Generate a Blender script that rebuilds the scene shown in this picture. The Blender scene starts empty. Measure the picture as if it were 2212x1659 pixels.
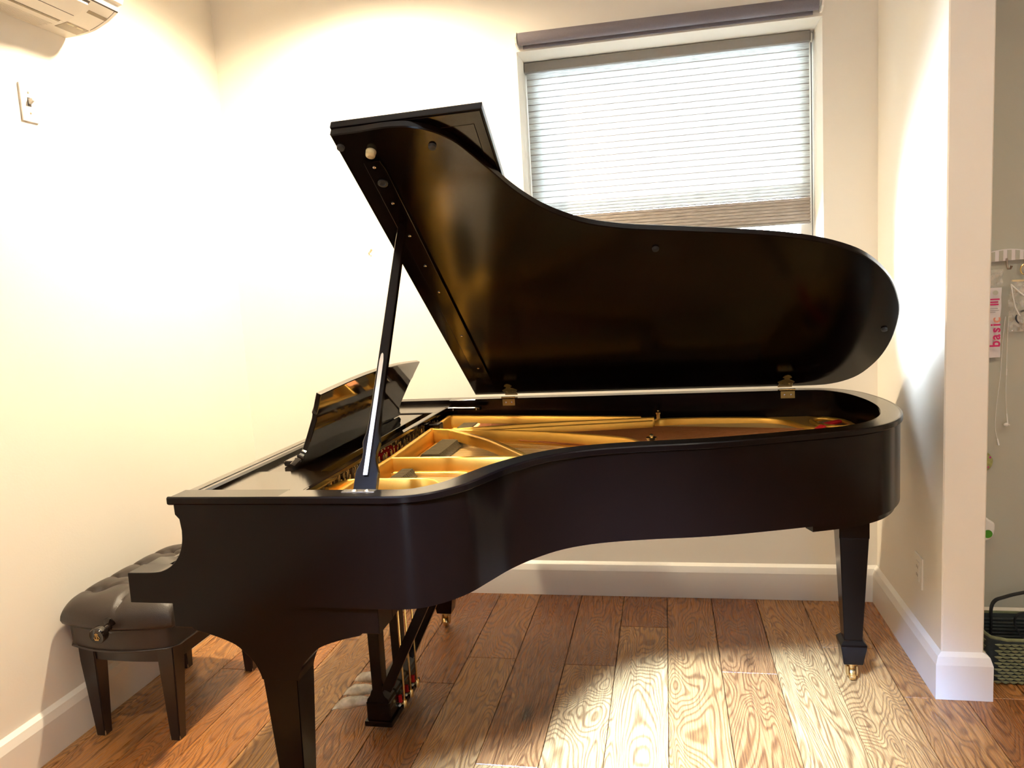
import bpy, bmesh, math, random
from mathutils import Vector, Matrix
from mathutils.noise import noise as pnoise

random.seed(7)
S = bpy.context.scene
C = S.collection
R = math.radians

# ------------------------------------------------------------------ camera
CAM_H = 1.35
def camera():
    yaw, pitch, roll = R(11.490661), R(7.06460598), R(-3.26421739)
    fwd = Vector((-math.sin(yaw) * math.cos(pitch), math.cos(yaw) * math.cos(pitch), -math.sin(pitch)))
    right = Vector((math.cos(yaw), math.sin(yaw), 0.0))
    up = right.cross(fwd)
    r2 = math.cos(roll) * right + math.sin(roll) * up
    u2 = -math.sin(roll) * right + math.cos(roll) * up
    cam = bpy.data.cameras.new('camera')
    cam.sensor_fit = 'HORIZONTAL'
    cam.sensor_width = 36.0
    cam.lens = 36.0 * 1661.0 / 2212.0
    cam.clip_start = 0.02
    o = bpy.data.objects.new('camera', cam)
    m = Matrix((r2, u2, -fwd)).transposed().to_4x4()
    m.translation = (0, 0, CAM_H)
    o.matrix_world = m
    C.objects.link(o)
    S.camera = o
camera()

# ------------------------------------------------------------------ light and exposure
S.view_settings.view_transform = 'Standard'
S.view_settings.look = 'None'
S.view_settings.exposure = 1.15
S.view_settings.gamma = 1.0
S.view_settings.use_curve_mapping = False
S.cycles.max_bounces = 10
S.cycles.diffuse_bounces = 6
S.cycles.glossy_bounces = 5
S.cycles.transmission_bounces = 8
S.cycles.transparent_max_bounces = 12
S.cycles.sample_clamp_indirect = 6.0
S.cycles.caustics_reflective = False
S.cycles.caustics_refractive = False

w = bpy.data.worlds.new('overcast_sky')
S.world = w
w.use_nodes = True
bg = w.node_tree.nodes['Background']
bg.inputs['Color'].default_value = (0.74, 0.87, 1.0, 1)
bg.inputs['Strength'].default_value = 78.0

def lamp(name, kind, loc, target, power, color, **kw):
    d = bpy.data.lights.new(name, kind)
    d.energy = power
    d.color = color
    for k, v in kw.items():
        setattr(d, k, v)
    o = bpy.data.objects.new(name, d)
    o.location = loc
    o.rotation_euler = (Vector(target) - Vector(loc)).to_track_quat('-Z', 'Y').to_euler()
    C.objects.link(o)
    return o

WARM = (1.0, 0.82, 0.56)
CEIL = 2.75
DOWNLIGHTS = [(-1.15, 2.62, 150.0), (0.55, 1.35, 12.0), (-0.9, 0.4, 44.0), (2.1, 1.6, 18.0), (1.0, -1.2, 8.0)]  # the one over the floor by the left wall is added warm fill
for i, (x, y, p) in enumerate(DOWNLIGHTS):
    lamp('downlight_beam', 'SPOT', (x, y, CEIL - 0.03), (x, y, 0), p, WARM,
         shadow_soft_size=0.045, spot_size=R(158), spot_blend=0.9)
# added cool spot, no known fixture: whitens the floor under the bent side
FILL_SPOT = (-0.70, 0.02, CEIL)
lamp('added_floor_spot', 'SPOT', (FILL_SPOT[0], FILL_SPOT[1], CEIL - 0.03), (0.06, 2.30, 0.0), 7000.0, (0.30, 0.52, 1.0),
     shadow_soft_size=0.30, spot_size=R(24), spot_blend=1.0)
# sky portals: they add no light, they only guide the sampling of the sky through the openings
def portal(name, loc, target, sx, sy):
    o = lamp(name, 'AREA', loc, target, 1.0, (1, 1, 1), shape='RECTANGLE', size=sx, size_y=sy)
    o.data.cycles.is_portal = True
portal('window_sky_portal', (0.029, 3.53, 1.70), (0.029, 0, 1.70), 1.2, 1.25)
portal('fill_opening_portal', (0.2, -3.125, 1.0), (0.2, 0, 1.0), 0.9, 2.0)  # for the added opening behind the viewer

# ------------------------------------------------------------------ materials
def mat(name, col=(0.5, 0.5, 0.5), rough=0.5, metal=0.0, spec=0.5, coat=0.0, trans=0.0, noise=None, bump=None):
    m = bpy.data.materials.new(name)
    m.use_nodes = True
    nt = m.node_tree
    b = nt.nodes['Principled BSDF']
    b.inputs['Base Color'].default_value = (*col, 1)
    b.inputs['Roughness'].default_value = rough
    b.inputs['Metallic'].default_value = metal
    b.inputs['Specular IOR Level'].default_value = spec
    b.inputs['Coat Weight'].default_value = coat
    b.inputs['Transmission Weight'].default_value = trans
    geo = None
    if noise or bump:
        geo = nt.nodes.new('ShaderNodeNewGeometry')
    if noise:                       # (scale, amount): mottled colour
        n = nt.nodes.new('ShaderNodeTexNoise')
        n.inputs['Scale'].default_value = noise[0]
        n.inputs['Detail'].default_value = 4
        nt.links.new(geo.outputs['Position'], n.inputs['Vector'])
        mx = nt.nodes.new('ShaderNodeMix'); mx.data_type = 'RGBA'
        a = noise[1]
        mx.inputs[6].default_value = (*[c * (1 - a) for c in col], 1)
        mx.inputs[7].default_value = (*[min(1, c * (1 + a)) for c in col], 1)
        nt.links.new(n.outputs['Fac'], mx.inputs[0])
        nt.links.new(mx.outputs[2], b.inputs['Base Color'])
    if bump:                        # (scale, strength)
        n = nt.nodes.new('ShaderNodeTexNoise')
        n.inputs['Scale'].default_value = bump[0]
        n.inputs['Detail'].default_value = 3
        nt.links.new(geo.outputs['Position'], n.inputs['Vector'])
        bp = nt.nodes.new('ShaderNodeBump')
        bp.inputs['Strength'].default_value = bump[1]
        bp.inputs['Distance'].default_value = 0.002
        nt.links.new(n.outputs['Fac'], bp.inputs['Height'])
        nt.links.new(bp.outputs['Normal'], b.inputs['Normal'])
    return m

M = {}
M['wall'] = mat('cream_wall_paint', (0.87, 0.82, 0.73), 0.75, spec=0.25, noise=(3, 0.015), bump=(140, 0.12))
M['hall_wall'] = mat('sage_grey_wall_paint', (0.50, 0.50, 0.42), 0.75, spec=0.25, bump=(140, 0.12))
M['ceiling'] = mat('ceiling_paint', (0.84, 0.82, 0.78), 0.85, spec=0.2, bump=(90, 0.1))
M['trim'] = mat('white_trim_paint', (0.86, 0.83, 0.77), 0.38, spec=0.4, bump=(60, 0.04))
M['lacquer'] = mat('satin_black_lacquer', (0.0035, 0.0015, 0.001), 0.17, spec=0.22, bump=(900, 0.02))
M['top_lacquer'] = mat('raised_sheen_lacquer', (0.010, 0.006, 0.003), 0.15, spec=1.0, bump=(900, 0.02))  # same black lacquer, sheen and tone raised to lighten upward faces
M['gloss'] = mat('polished_black_lacquer', (0.010, 0.006, 0.004), 0.05, spec=0.55, bump=(3, 0.01))
M['gold'] = mat('gold_bronze_paint', (0.80, 0.43, 0.07), 0.36, metal=0.75, spec=0.5, noise=(60, 0.06), bump=(350, 0.08))
M['brass'] = mat('polished_brass', (0.83, 0.60, 0.25), 0.22, metal=1.0, noise=(40, 0.08))
M['old_brass'] = mat('aged_brass', (0.62, 0.40, 0.14), 0.38, metal=0.9, noise=(50, 0.15))
M['hinge_brass'] = mat('lacquered_hinge_brass', (0.46, 0.29, 0.08), 0.35, metal=0.35, noise=(40, 0.1))
M['steel'] = mat('nickel_steel', (0.70, 0.66, 0.58), 0.25, metal=1.0, noise=(60, 0.08))
M['copper'] = mat('copper_winding', (0.62, 0.26, 0.12), 0.35, metal=1.0, noise=(80, 0.1))
M['felt'] = mat('damper_felt', (0.10, 0.075, 0.04), 0.9, spec=0.1, noise=(200, 0.3), bump=(600, 0.4))
M['red_felt'] = mat('red_felt', (0.45, 0.012, 0.012), 0.9, spec=0.1, noise=(150, 0.25), bump=(500, 0.4))
M['cream_felt'] = mat('cream_wood', (0.80, 0.66, 0.40), 0.6, noise=(80, 0.08))
M['dark_wood'] = mat('dark_beam_wood', (0.045, 0.022, 0.010), 0.45, noise=(20, 0.3), bump=(60, 0.1))
M['rubber'] = mat('black_rubber', (0.02, 0.02, 0.02), 0.6, noise=(60, 0.1))
M['buffer'] = mat('yellowed_rubber', (0.60, 0.50, 0.28), 0.6, noise=(60, 0.1))
M['leather'] = mat('black_leather', (0.028, 0.019, 0.014), 0.36, spec=0.5, noise=(25, 0.15), bump=(420, 0.35))
M['bench_wood'] = mat('ebonised_bench_wood', (0.016, 0.009, 0.007), 0.28, spec=0.5, noise=(15, 0.2), bump=(80, 0.05))
M['worn'] = mat('worn_bare_wood', (0.36, 0.25, 0.14), 0.6, noise=(90, 0.3))
M['plastic'] = mat('white_plastic', (0.84, 0.79, 0.70), 0.4, spec=0.4, noise=(30, 0.02))
M['seam'] = mat('dark_seam', (0.05, 0.035, 0.03), 0.7, noise=(60, 0.2))
M['label'] = mat('grey_brown_label', (0.20, 0.15, 0.09), 0.5, noise=(60, 0.15))
M['label_pale'] = mat('label_print', (0.85, 0.80, 0.60), 0.5, noise=(60, 0.05))
M['roller'] = mat('grey_roller_fabric', (0.17, 0.15, 0.165), 0.8, spec=0.2, noise=(200, 0.1), bump=(700, 0.2))
M['headrail'] = mat('taupe_headrail', (0.24, 0.21, 0.18), 0.5, noise=(60, 0.05))
M['green'] = mat('green_indicator', (0.06, 0.30, 0.02), 0.4, noise=(60, 0.1))
M['white_strap'] = mat('white_cable', (0.85, 0.84, 0.80), 0.4, noise=(60, 0.03))
M['black_strap'] = mat('black_strap', (0.018, 0.018, 0.02), 0.5, noise=(90, 0.2))
M['magenta'] = mat('magenta_print', (0.62, 0.02, 0.16), 0.5, noise=(40, 0.15))
M['grey_print'] = mat('grey_print', (0.42, 0.40, 0.40), 0.5, noise=(40, 0.1))
M['peach_print'] = mat('peach_print', (0.75, 0.30, 0.22), 0.5, noise=(40, 0.1))
M['pack'] = mat('white_packet_film', (0.80, 0.77, 0.78), 0.25, noise=(30, 0.05), bump=(40, 0.5))
M['hook_metal'] = mat('dull_hook_metal', (0.32, 0.25, 0.20), 0.4, metal=0.7, noise=(60, 0.1))
M['basket'] = mat('olive_woven_seagrass', (0.20, 0.22, 0.12), 0.75, spec=0.2, noise=(45, 0.45), bump=(250, 0.5))
M['basket_in'] = mat('dark_basket_lining', (0.035, 0.045, 0.045), 0.85, noise=(45, 0.4), bump=(80, 0.6))
M['floral'] = mat('green_floral_china', (0.36, 0.38, 0.14), 0.3, noise=(120, 0.7))
M['pink'] = mat('pink_print', (0.55, 0.05, 0.30), 0.4, noise=(40, 0.2))

def film(name, col, alpha, rough=0.08):
    m = bpy.data.materials.new(name); m.use_nodes = True
    nt = m.node_tree; b = nt.nodes['Principled BSDF']
    b.inputs['Base Color'].default_value = (*col, 1)
    b.inputs['Roughness'].default_value = rough
    t = nt.nodes.new('ShaderNodeBsdfTransparent')
    mx = nt.nodes.new('ShaderNodeMixShader')
    n = nt.nodes.new('ShaderNodeTexNoise'); n.inputs['Scale'].default_value = 45; n.inputs['Detail'].default_value = 3
    g = nt.nodes.new('ShaderNodeNewGeometry'); nt.links.new(g.outputs['Position'], n.inputs['Vector'])
    mr = nt.nodes.new('ShaderNodeMapRange')
    mr.inputs[1].default_value = 0.35; mr.inputs[2].default_value = 0.65
    mr.inputs[3].default_value = max(0, alpha - 0.2); mr.inputs[4].default_value = min(1, alpha + 0.2)
    nt.links.new(n.outputs['Fac'], mr.inputs[0])
    nt.links.new(mr.outputs[0], mx.inputs[0])
    nt.links.new(t.outputs[0], mx.inputs[1]); nt.links.new(b.outputs[0], mx.inputs[2])
    nt.links.new(mx.outputs[0], nt.nodes['Material Output'].inputs['Surface'])
    return m
M['clear'] = film('clear_plastic_film', (0.85, 0.83, 0.76), 0.28)
M['wrap'] = film('crumpled_plastic_wrap', (0.94, 0.90, 0.80), 0.80)

def glass_mat(name='window_glass', tint=(1, 1, 1)):
    m = bpy.data.materials.new(name); m.use_nodes = True
    nt = m.node_tree
    t = nt.nodes.new('ShaderNodeBsdfTransparent'); g = nt.nodes.new('ShaderNodeBsdfGlossy')
    t.inputs['Color'].default_value = (*tint, 1)
    g.inputs['Roughness'].default_value = 0.02
    f = nt.nodes.new('ShaderNodeFresnel'); f.inputs['IOR'].default_value = 1.45
    mx = nt.nodes.new('ShaderNodeMixShader')
    nt.links.new(f.outputs[0], mx.inputs[0]); nt.links.new(t.outputs[0], mx.inputs[1]); nt.links.new(g.outputs[0], mx.inputs[2])
    nt.links.new(mx.outputs[0], nt.nodes['Material Output'].inputs['Surface'])
    return m
M['glass'] = glass_mat()
M['fill_dimming_glass'] = glass_mat('added_door_glass', (0.17, 0.18, 0.19))  # dims the daylight from the added opening, apart from the window

def shade_fabric(name, col, tl, streak):
    m = bpy.data.materials.new(name); m.use_nodes = True
    nt = m.node_tree
    g = nt.nodes.new('ShaderNodeNewGeometry')
    mp = nt.nodes.new('ShaderNodeMapping'); mp.inputs['Scale'].default_value = (22, 22, 420)
    n = nt.nodes.new('ShaderNodeTexNoise'); n.inputs['Scale'].default_value = 1.0; n.inputs['Detail'].default_value = 3
    nt.links.new(g.outputs['Position'], mp.inputs['Vector']); nt.links.new(mp.outputs[0], n.inputs['Vector'])
    cr = nt.nodes.new('ShaderNodeMapRange')
    cr.inputs[1].default_value = 0.3; cr.inputs[2].default_value = 0.7
    cr.inputs[3].default_value = 1 - streak; cr.inputs[4].default_value = 1 + streak
    nt.links.new(n.outputs['Fac'], cr.inputs[0])
    vm = nt.nodes.new('ShaderNodeVectorMath'); vm.operation = 'SCALE'
    vm.inputs[0].default_value = col
    nt.links.new(cr.outputs[0], vm.inputs['Scale'])
    d = nt.nodes.new('ShaderNodeBsdfDiffuse'); t = nt.nodes.new('ShaderNodeBsdfTranslucent')
    nt.links.new(vm.outputs[0], d.inputs['Color']); nt.links.new(vm.outputs[0], t.inputs['Color'])
    mx = nt.nodes.new('ShaderNodeMixShader'); mx.inputs[0].default_value = tl
    nt.links.new(d.outputs[0], mx.inputs[1]); nt.links.new(t.outputs[0], mx.inputs[2])
    nt.links.new(mx.outputs[0], nt.nodes['Material Output'].inputs['Surface'])
    return m
M['pleat'] = shade_fabric('cellular_shade_fabric', (0.70, 0.71, 0.69), 0.44, 0.30)
M['stack'] = shade_fabric('gathered_shade_fabric', (0.33, 0.28, 0.24), 0.02, 0.30)

def wood_floor():
    m = bpy.data.materials.new('oiled_oak_plank'); m.use_nodes = True
    nt = m.node_tree; N = nt.nodes; L = nt.links
    b = N['Principled BSDF']
    geo = N.new('ShaderNodeNewGeometry'); oi = N.new('ShaderNodeObjectInfo')
    rs = N.new('ShaderNodeVectorMath'); rs.operation = 'SCALE'
    cv = N.new('ShaderNodeCombineXYZ')
    m1 = N.new('ShaderNodeMath'); m1.operation = 'MULTIPLY'; m1.inputs[1].default_value = 37.0
    m2 = N.new('ShaderNodeMath'); m2.operation = 'MULTIPLY'; m2.inputs[1].default_value = 91.0
    L.new(oi.outputs['Random'], m1.inputs[0]); L.new(oi.outputs['Random'], m2.inputs[0])
    L.new(m1.outputs[0], cv.inputs[0]); L.new(m2.outputs[0], cv.inputs[1]); L.new(m1.outputs[0], cv.inputs[2])
    ad = N.new('ShaderNodeVectorMath'); ad.operation = 'ADD'
    L.new(geo.outputs['Position'], ad.inputs[0]); L.new(cv.outputs[0], ad.inputs[1])
    def mapped(sx, sy):
        mp = N.new('ShaderNodeMapping'); mp.inputs['Scale'].default_value = (sx, sy, 1)
        L.new(ad.outputs[0], mp.inputs['Vector']); return mp
    def nz(mp, det=2.0, rough=0.5, dist=0.0):
        n = N.new('ShaderNodeTexNoise'); n.inputs['Scale'].default_value = 1.0
        n.inputs['Detail'].default_value = det; n.inputs['Roughness'].default_value = rough
        n.inputs['Distortion'].default_value = dist
        L.new(mp.outputs[0], n.inputs['Vector']); return n
    def math_(op, a, bv=None, link=None):
        q = N.new('ShaderNodeMath'); q.operation = op
        if hasattr(a, 'is_linked') or hasattr(a, 'links'): L.new(a, q.inputs[0])
        else: q.inputs[0].default_value = a
        if link is not None: L.new(link, q.inputs[1])
        elif bv is not None: q.inputs[1].default_value = bv
        return q.outputs[0]
    # contour lines of a stretched noise field give cathedral grain
    fig = nz(mapped(7.5, 1.5), 1.6, 0.45, 0.6)
    rings = math_('MULTIPLY', fig.outputs['Fac'], 34.0)
    fr = math_('FRACT', rings)
    tri = math_('ABSOLUTE', math_('SUBTRACT', fr, 0.5))          # 0..0.5
    line = N.new('ShaderNodeMapRange'); line.interpolation_type = 'SMOOTHSTEP'
    line.inputs[1].default_value = 0.02; line.inputs[2].default_value = 0.30
    line.inputs[3].default_value = 1.0; line.inputs[4].default_value = 0.0
    L.new(tri, line.inputs[0])
    pore = nz(mapped(260, 9), 3.0, 0.6)
    pm = N.new('ShaderNodeMapRange'); pm.inputs[1].default_value = 0.42; pm.inputs[2].default_value = 0.66
    L.new(pore.outputs['Fac'], pm.inputs[0])
    broad = nz(mapped(11, 1.8), 3.0, 0.55)
    # knots
    vo = N.new('ShaderNodeTexVoronoi'); vo.inputs['Scale'].default_value = 1.0; vo.feature = 'F1'
    L.new(mapped(4.2, 1.7).outputs[0], vo.inputs['Vector'])
    kn = N.new('ShaderNodeMapRange'); kn.inputs[1].default_value = 0.035; kn.inputs[2].default_value = 0.12
    kn.inputs[3].default_value = 1.0; kn.inputs[4].default_value = 0.0
    L.new(vo.outputs['Distance'], kn.inputs[0])
    # base tint by plank
    r1 = N.new('ShaderNodeValToRGB')
    r1.color_ramp.elements[0].position = 0.0; r1.color_ramp.elements[0].color = (0.50, 0.205, 0.060, 1)
    r1.color_ramp.elements[1].position = 1.0; r1.color_ramp.elements[1].color = (0.80, 0.46, 0.165, 1)
    e = r1.color_ramp.elements.new(0.5); e.color = (0.66, 0.315, 0.095, 1)
    L.new(oi.outputs['Random'], r1.inputs[0])
    def darken(col, fac, tint, amt):
        mx = N.new('ShaderNodeMix'); mx.data_type = 'RGBA'; mx.blend_type = 'MULTIPLY'
        L.new(math_('MULTIPLY', fac, amt), mx.inputs[0])
        L.new(col, mx.inputs[6]); mx.inputs[7].default_value = (*tint, 1)
        return mx.outputs[2]
    col = darken(r1.outputs[0], broad.outputs['Fac'], (0.62, 0.52, 0.45), 0.9)
    col = darken(col, line.outputs[0], (0.34, 0.25, 0.20), 0.75)
    col = darken(col, pm.outputs[0], (0.40, 0.30, 0.24), 0.75)
    col = darken(col, kn.outputs[0], (0.16, 0.10, 0.08), 0.9)
    L.new(col, b.inputs['Base Color'])
    h = math_('ADD', math_('MULTIPLY', line.outputs[0], -0.7), None, math_('MULTIPLY', pm.outputs[0], -0.8))
    bp = N.new('ShaderNodeBump'); bp.inputs['Strength'].default_value = 0.55; bp.inputs['Distance'].default_value = 0.0012
    L.new(h, bp.inputs['Height']); L.new(bp.outputs['Normal'], b.inputs['Normal'])
    rr = N.new('ShaderNodeMapRange'); rr.inputs[3].default_value = 0.24; rr.inputs[4].default_value = 0.5
    L.new(pm.outputs[0], rr.inputs[0]); L.new(rr.outputs[0], b.inputs['Roughness'])
    b.inputs['Specular IOR Level'].default_value = 0.8
    return m
M['oak'] = wood_floor()

def soundboard_mat():
    m = mat('spruce_soundboard', (0.62, 0.40, 0.15), 0.35, spec=0.4)
    nt = m.node_tree; b = nt.nodes['Principled BSDF']
    g = nt.nodes.new('ShaderNodeNewGeometry')
    mp = nt.nodes.new('ShaderNodeMapping'); mp.inputs['Scale'].default_value = (5, 160, 1)
    n = nt.nodes.new('ShaderNodeTexNoise'); n.inputs['Scale'].default_value = 1; n.inputs['Detail'].default_value = 3
    nt.links.new(g.outputs['Position'], mp.inputs['Vector']); nt.links.new(mp.outputs[0], n.inputs['Vector'])
    r = nt.nodes.new('ShaderNodeValToRGB')
    r.color_ramp.elements[0].position = 0.3; r.color_ramp.elements[0].color = (0.34, 0.19, 0.055, 1)
    r.color_ramp.elements[1].position = 0.7; r.color_ramp.elements[1].color = (0.72, 0.50, 0.20, 1)
    nt.links.new(n.outputs['Fac'], r.inputs[0]); nt.links.new(r.outputs[0], b.inputs['Base Color'])
    return m
M['spruce'] = soundboard_mat()

# ------------------------------------------------------------------ helpers
def link(o, parent=None):
    C.objects.link(o)
    if parent is not None:
        o.parent = parent
    return o

def origin_of(parent):
    v = Vector((0, 0, 0))
    while parent is not None:
        v += parent.location
        parent = parent.parent
    return v

def obj(name, bm, material, parent=None, smooth=35, loc=None, recalc=True):
    """links bm (in world coordinates) as one mesh object; loc: origin of a top-level mesh"""
    if recalc:
        bmesh.ops.recalc_face_normals(bm, faces=bm.faces)
    me = bpy.data.meshes.new(name)
    off = origin_of(parent) if parent is not None else Vector(loc or (0, 0, 0))
    bmesh.ops.translate(bm, verts=bm.verts, vec=-off)
    bm.to_mesh(me); bm.free()
    if smooth:
        me.shade_smooth()
        me.set_sharp_from_angle(angle=R(smooth))
    me.materials.append(M[material] if isinstance(material, str) else material)
    o = bpy.data.objects.new(name, me)
    if parent is None:
        o.location = off
    return link(o, parent)

def thing(name, label, cat, loc=(0, 0, 0), group=None):
    o = bpy.data.objects.new(name, None)
    o.empty_display_size = 0.05
    o.location = loc
    C.objects.link(o)
    return tag(o, label, cat, group)

def tag(o, label=None, cat=None, group=None, kind=None):
    if label: o['label'] = label
    if cat: o['category'] = cat
    if group: o['group'] = group
    if kind: o['kind'] = kind
    return o

def box(bm, x0, x1, y0, y1, z0, z1, bev=0.0, seg=1):
    t = bmesh.new()
    bmesh.ops.create_cube(t, size=1)
    for v in t.verts:
        v.co = Vector((x0 + (v.co.x + .5) * (x1 - x0), y0 + (v.co.y + .5) * (y1 - y0), z0 + (v.co.z + .5) * (z1 - z0)))
    if bev:
        bmesh.ops.bevel(t, geom=t.edges[:], offset=bev, segments=seg, profile=0.7, affect='EDGES')
    merge(bm, t)
    return bm

def merge(bm, t):
    me = bpy.data.meshes.new('tmp'); t.to_mesh(me); t.free()
    bm.from_mesh(me); bpy.data.meshes.remove(me)

def newbox(*a, **k):
    return box(bmesh.new(), *a, **k)

def prism(bm, pts, axis, a, b, bev=0.0, seg=2):
    """extrudes a 2-D polygon: axis 'y' -> pts are (x,z); 'x' -> (y,z); 'z' -> (x,y)"""
    t = bmesh.new()
    f = {'y': lambda p, h: (p[0], h, p[1]), 'x': lambda p, h: (h, p[0], p[1]), 'z': lambda p, h: (p[0], p[1], h)}[axis]
    lo = [t.verts.new(f(p, a)) for p in pts]
    hi = [t.verts.new(f(p, b)) for p in pts]
    n = len(pts)
    caps = [t.faces.new(lo), t.faces.new(hi[::-1])]
    for i in range(n):
        t.faces.new((lo[i], lo[(i + 1) % n], hi[(i + 1) % n], hi[i]))
    bmesh.ops.recalc_face_normals(t, faces=t.faces)
    if bev:
        es = list({e for c in caps for e in c.edges})
        bmesh.ops.bevel(t, geom=es, offset=bev, segments=seg, profile=0.7, affect='EDGES')
    merge(bm, t)
    return bm

def tube(bm, pts, r, n=8, cap=True, up=None):
    """round bar along a polyline; r number or list"""
    pts = [Vector(p) for p in pts]
    rs = r if isinstance(r, (list, tuple)) else [r] * len(pts)
    rings = []
    prev = None
    for i, p in enumerate(pts):
        d = (pts[min(i + 1, len(pts) - 1)] - pts[max(i - 1, 0)])
        d = d.normalized() if d.length > 1e-9 else Vector((0, 0, 1))
        if prev is None:
            a = d.orthogonal().normalized()
        else:
            a = (prev - d * prev.dot(d))
            a = a.normalized() if a.length > 1e-6 else d.orthogonal().normalized()
        prev = a
        c = d.cross(a)
        rings.append([bm.verts.new(p + rs[i] * (math.cos(2 * math.pi * k / n) * a + math.sin(2 * math.pi * k / n) * c)) for k in range(n)])
    for i in range(len(rings) - 1):
        for k in range(n):
            bm.faces.new((rings[i][k], rings[i][(k + 1) % n], rings[i + 1][(k + 1) % n], rings[i + 1][k]))
    if cap:
        bm.faces.new(rings[0][::-1]); bm.faces.new(rings[-1])
    return bm

def lathe(bm, prof, loc, axis=(0, 0, 1), n=20):
    """prof: list of (radius, height along axis)"""
    ax = Vector(axis).normalized(); a = ax.orthogonal().normalized(); c = ax.cross(a)
    loc = Vector(loc); rings = []
    for r, h in prof:
        rings.append([bm.verts.new(loc + ax * h + max(r, 1e-4) * (math.cos(2 * math.pi * k / n) * a + math.sin(2 * math.pi * k / n) * c)) for k in range(n)])
    for i in range(len(rings) - 1):
        for k in range(n):
            bm.faces.new((rings[i][k], rings[i][(k + 1) % n], rings[i + 1][(k + 1) % n], rings[i + 1][k]))
    bm.faces.new(rings[0][::-1]); bm.faces.new(rings[-1])
    return bm

def smooth_path(pts, step=4):
    """Catmull-Rom through 2-D or 3-D points"""
    P = [Vector(p).to_3d() for p in pts]
    out = []
    for i in range(len(P) - 1):
        p0, p1, p2, p3 = P[max(i - 1, 0)], P[i], P[i + 1], P[min(i + 2, len(P) - 1)]
        for k in range(step):
            t = k / step
            out.append(0.5 * ((2 * p1) + (-p0 + p2) * t + (2 * p0 - 5 * p1 + 4 * p2 - p3) * t * t + (-p0 + 3 * p1 - 3 * p2 + p3) * t ** 3))
    out.append(P[-1])
    return out

def sweep(bm, path, prof, cap=True):
    """sweeps prof [(offset to the left of travel, z)] along a path in the xy plane"""
    n = len(path); rings = []
    for i in range(n):
        d = (path[min(i + 1, n - 1)] - path[max(i - 1, 0)]); d.z = 0; d.normalize()
        nl = Vector((-d.y, d.x, 0))
        rings.append([bm.verts.new((path[i].x + nl.x * o, path[i].y + nl.y * o, z)) for o, z in prof])
    m = len(prof)
    for i in range(n - 1):
        for k in range(m):
            bm.faces.new((rings[i][k], rings[i][(k + 1) % m], rings[i + 1][(k + 1) % m], rings[i + 1][k]))
    if cap:
        bm.faces.new(rings[0]); bm.faces.new(rings[-1][::-1])
    return bm

def rib(bm, path, z0, z1, w, bev=0.004):
    """upright casting rib along an xy path with rounded top edges; z1 may be a list"""
    pth = [Vector((p[0], p[1], 0)) for p in path]
    n = len(pth); rings = []
    for i in range(n):
        d = (pth[min(i + 1, n - 1)] - pth[max(i - 1, 0)]).normalized()
        nl = Vector((-d.y, d.x, 0))
        zt = z1[i] if isinstance(z1, (list, tuple)) else z1
        prof = [(-w / 2, z0), (-w / 2, zt - bev), (-w / 2 + bev, zt), (w / 2 - bev, zt), (w / 2, zt - bev), (w / 2, z0)]
        rings.append([bm.verts.new((pth[i].x + nl.x * o, pth[i].y + nl.y * o, z)) for o, z in prof])
    m = 6
    for i in range(n - 1):
        for k in range(m):
            bm.faces.new((rings[i][k], rings[i][(k + 1) % m], rings[i + 1][(k + 1) % m], rings[i + 1][k]))
    bm.faces.new(rings[0]); bm.faces.new(rings[-1][::-1])
    return bm

# ------------------------------------------------------------------ room shell
XL, XR, YB, YF = -1.905, 3.2, 3.235, -3.0
WT = 0.290                                   # outside wall thickness
WX0, WX1, WZ0, WZ1 = -0.560, 0.618, 1.10, 2.305

bm = bmesh.new()
box(bm, XL, WX0, YB, YB + WT, -0.12, CEIL)
box(bm, WX1, 0.935, YB, YB + WT, -0.12, CEIL)
box(bm, WX0, WX1, YB, YB + WT, -0.12, WZ0)
box(bm, WX0, WX1, YB, YB + WT, WZ1, CEIL)
wb = tag(obj('wall_back', bm, 'wall', smooth=0), 'cream back wall with the shaded window behind the piano', 'wall', kind='structure')
bm = bmesh.new()
for k in range(5):
    a = k * 1.3
    lathe(bm, [(0.006 - 0.0006 * k, 0), (0.005 - 0.0006 * k, 0.0012)], (-1.258 + 0.006 * math.cos(a), YB + 0.0004, 1.551 - 0.006 * k), (0, -1, 0), 8)
tag(obj('paint_chip', bm, 'worn', wb, smooth=0), 'small brown chip in the wall paint')
tag(obj('wall_left', newbox(XL - 0.12, XL, YF - 0.12, YB + WT, -0.12, CEIL), 'wall', smooth=0), 'cream left wall behind the piano bench', 'wall', kind='structure')
SX0, SX1, SY0 = 0.814, 0.935, 2.488
tag(obj('wall_right', newbox(SX0, SX1, SY0, YB, 0, CEIL, bev=0.004), 'wall', smooth=0), 'short cream wall that ends in a column at the right', 'wall', kind='structure')
tag(obj('wall_hall', newbox(SX1, XR + 0.12, 2.84, 2.96, -0.12, CEIL), 'hall_wall', smooth=0), 'grey green wall of the passage beyond the column', 'wall', kind='structure')
tag(obj('wall_far_right', newbox(XR, XR + 0.12, YF - 0.12, 2.84, -0.12, CEIL), 'wall', smooth=0), 'cream side wall of the passage out of view', 'wall', kind='structure')
DX0, DX1, DZ1 = -0.25, 0.65, 2.0  # opening added in the unseen wall for fill daylight
bm = bmesh.new()
box(bm, XL, DX0, YF - 0.12, YF, -0.12, CEIL); box(bm, DX1, XR, YF - 0.12, YF, -0.12, CEIL); box(bm, DX0, DX1, YF - 0.12, YF, DZ1, CEIL)
tag(obj('wall_front', bm, 'wall', smooth=0), 'cream wall behind the viewer with an opening added for daylight', 'wall', kind='structure')
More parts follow.
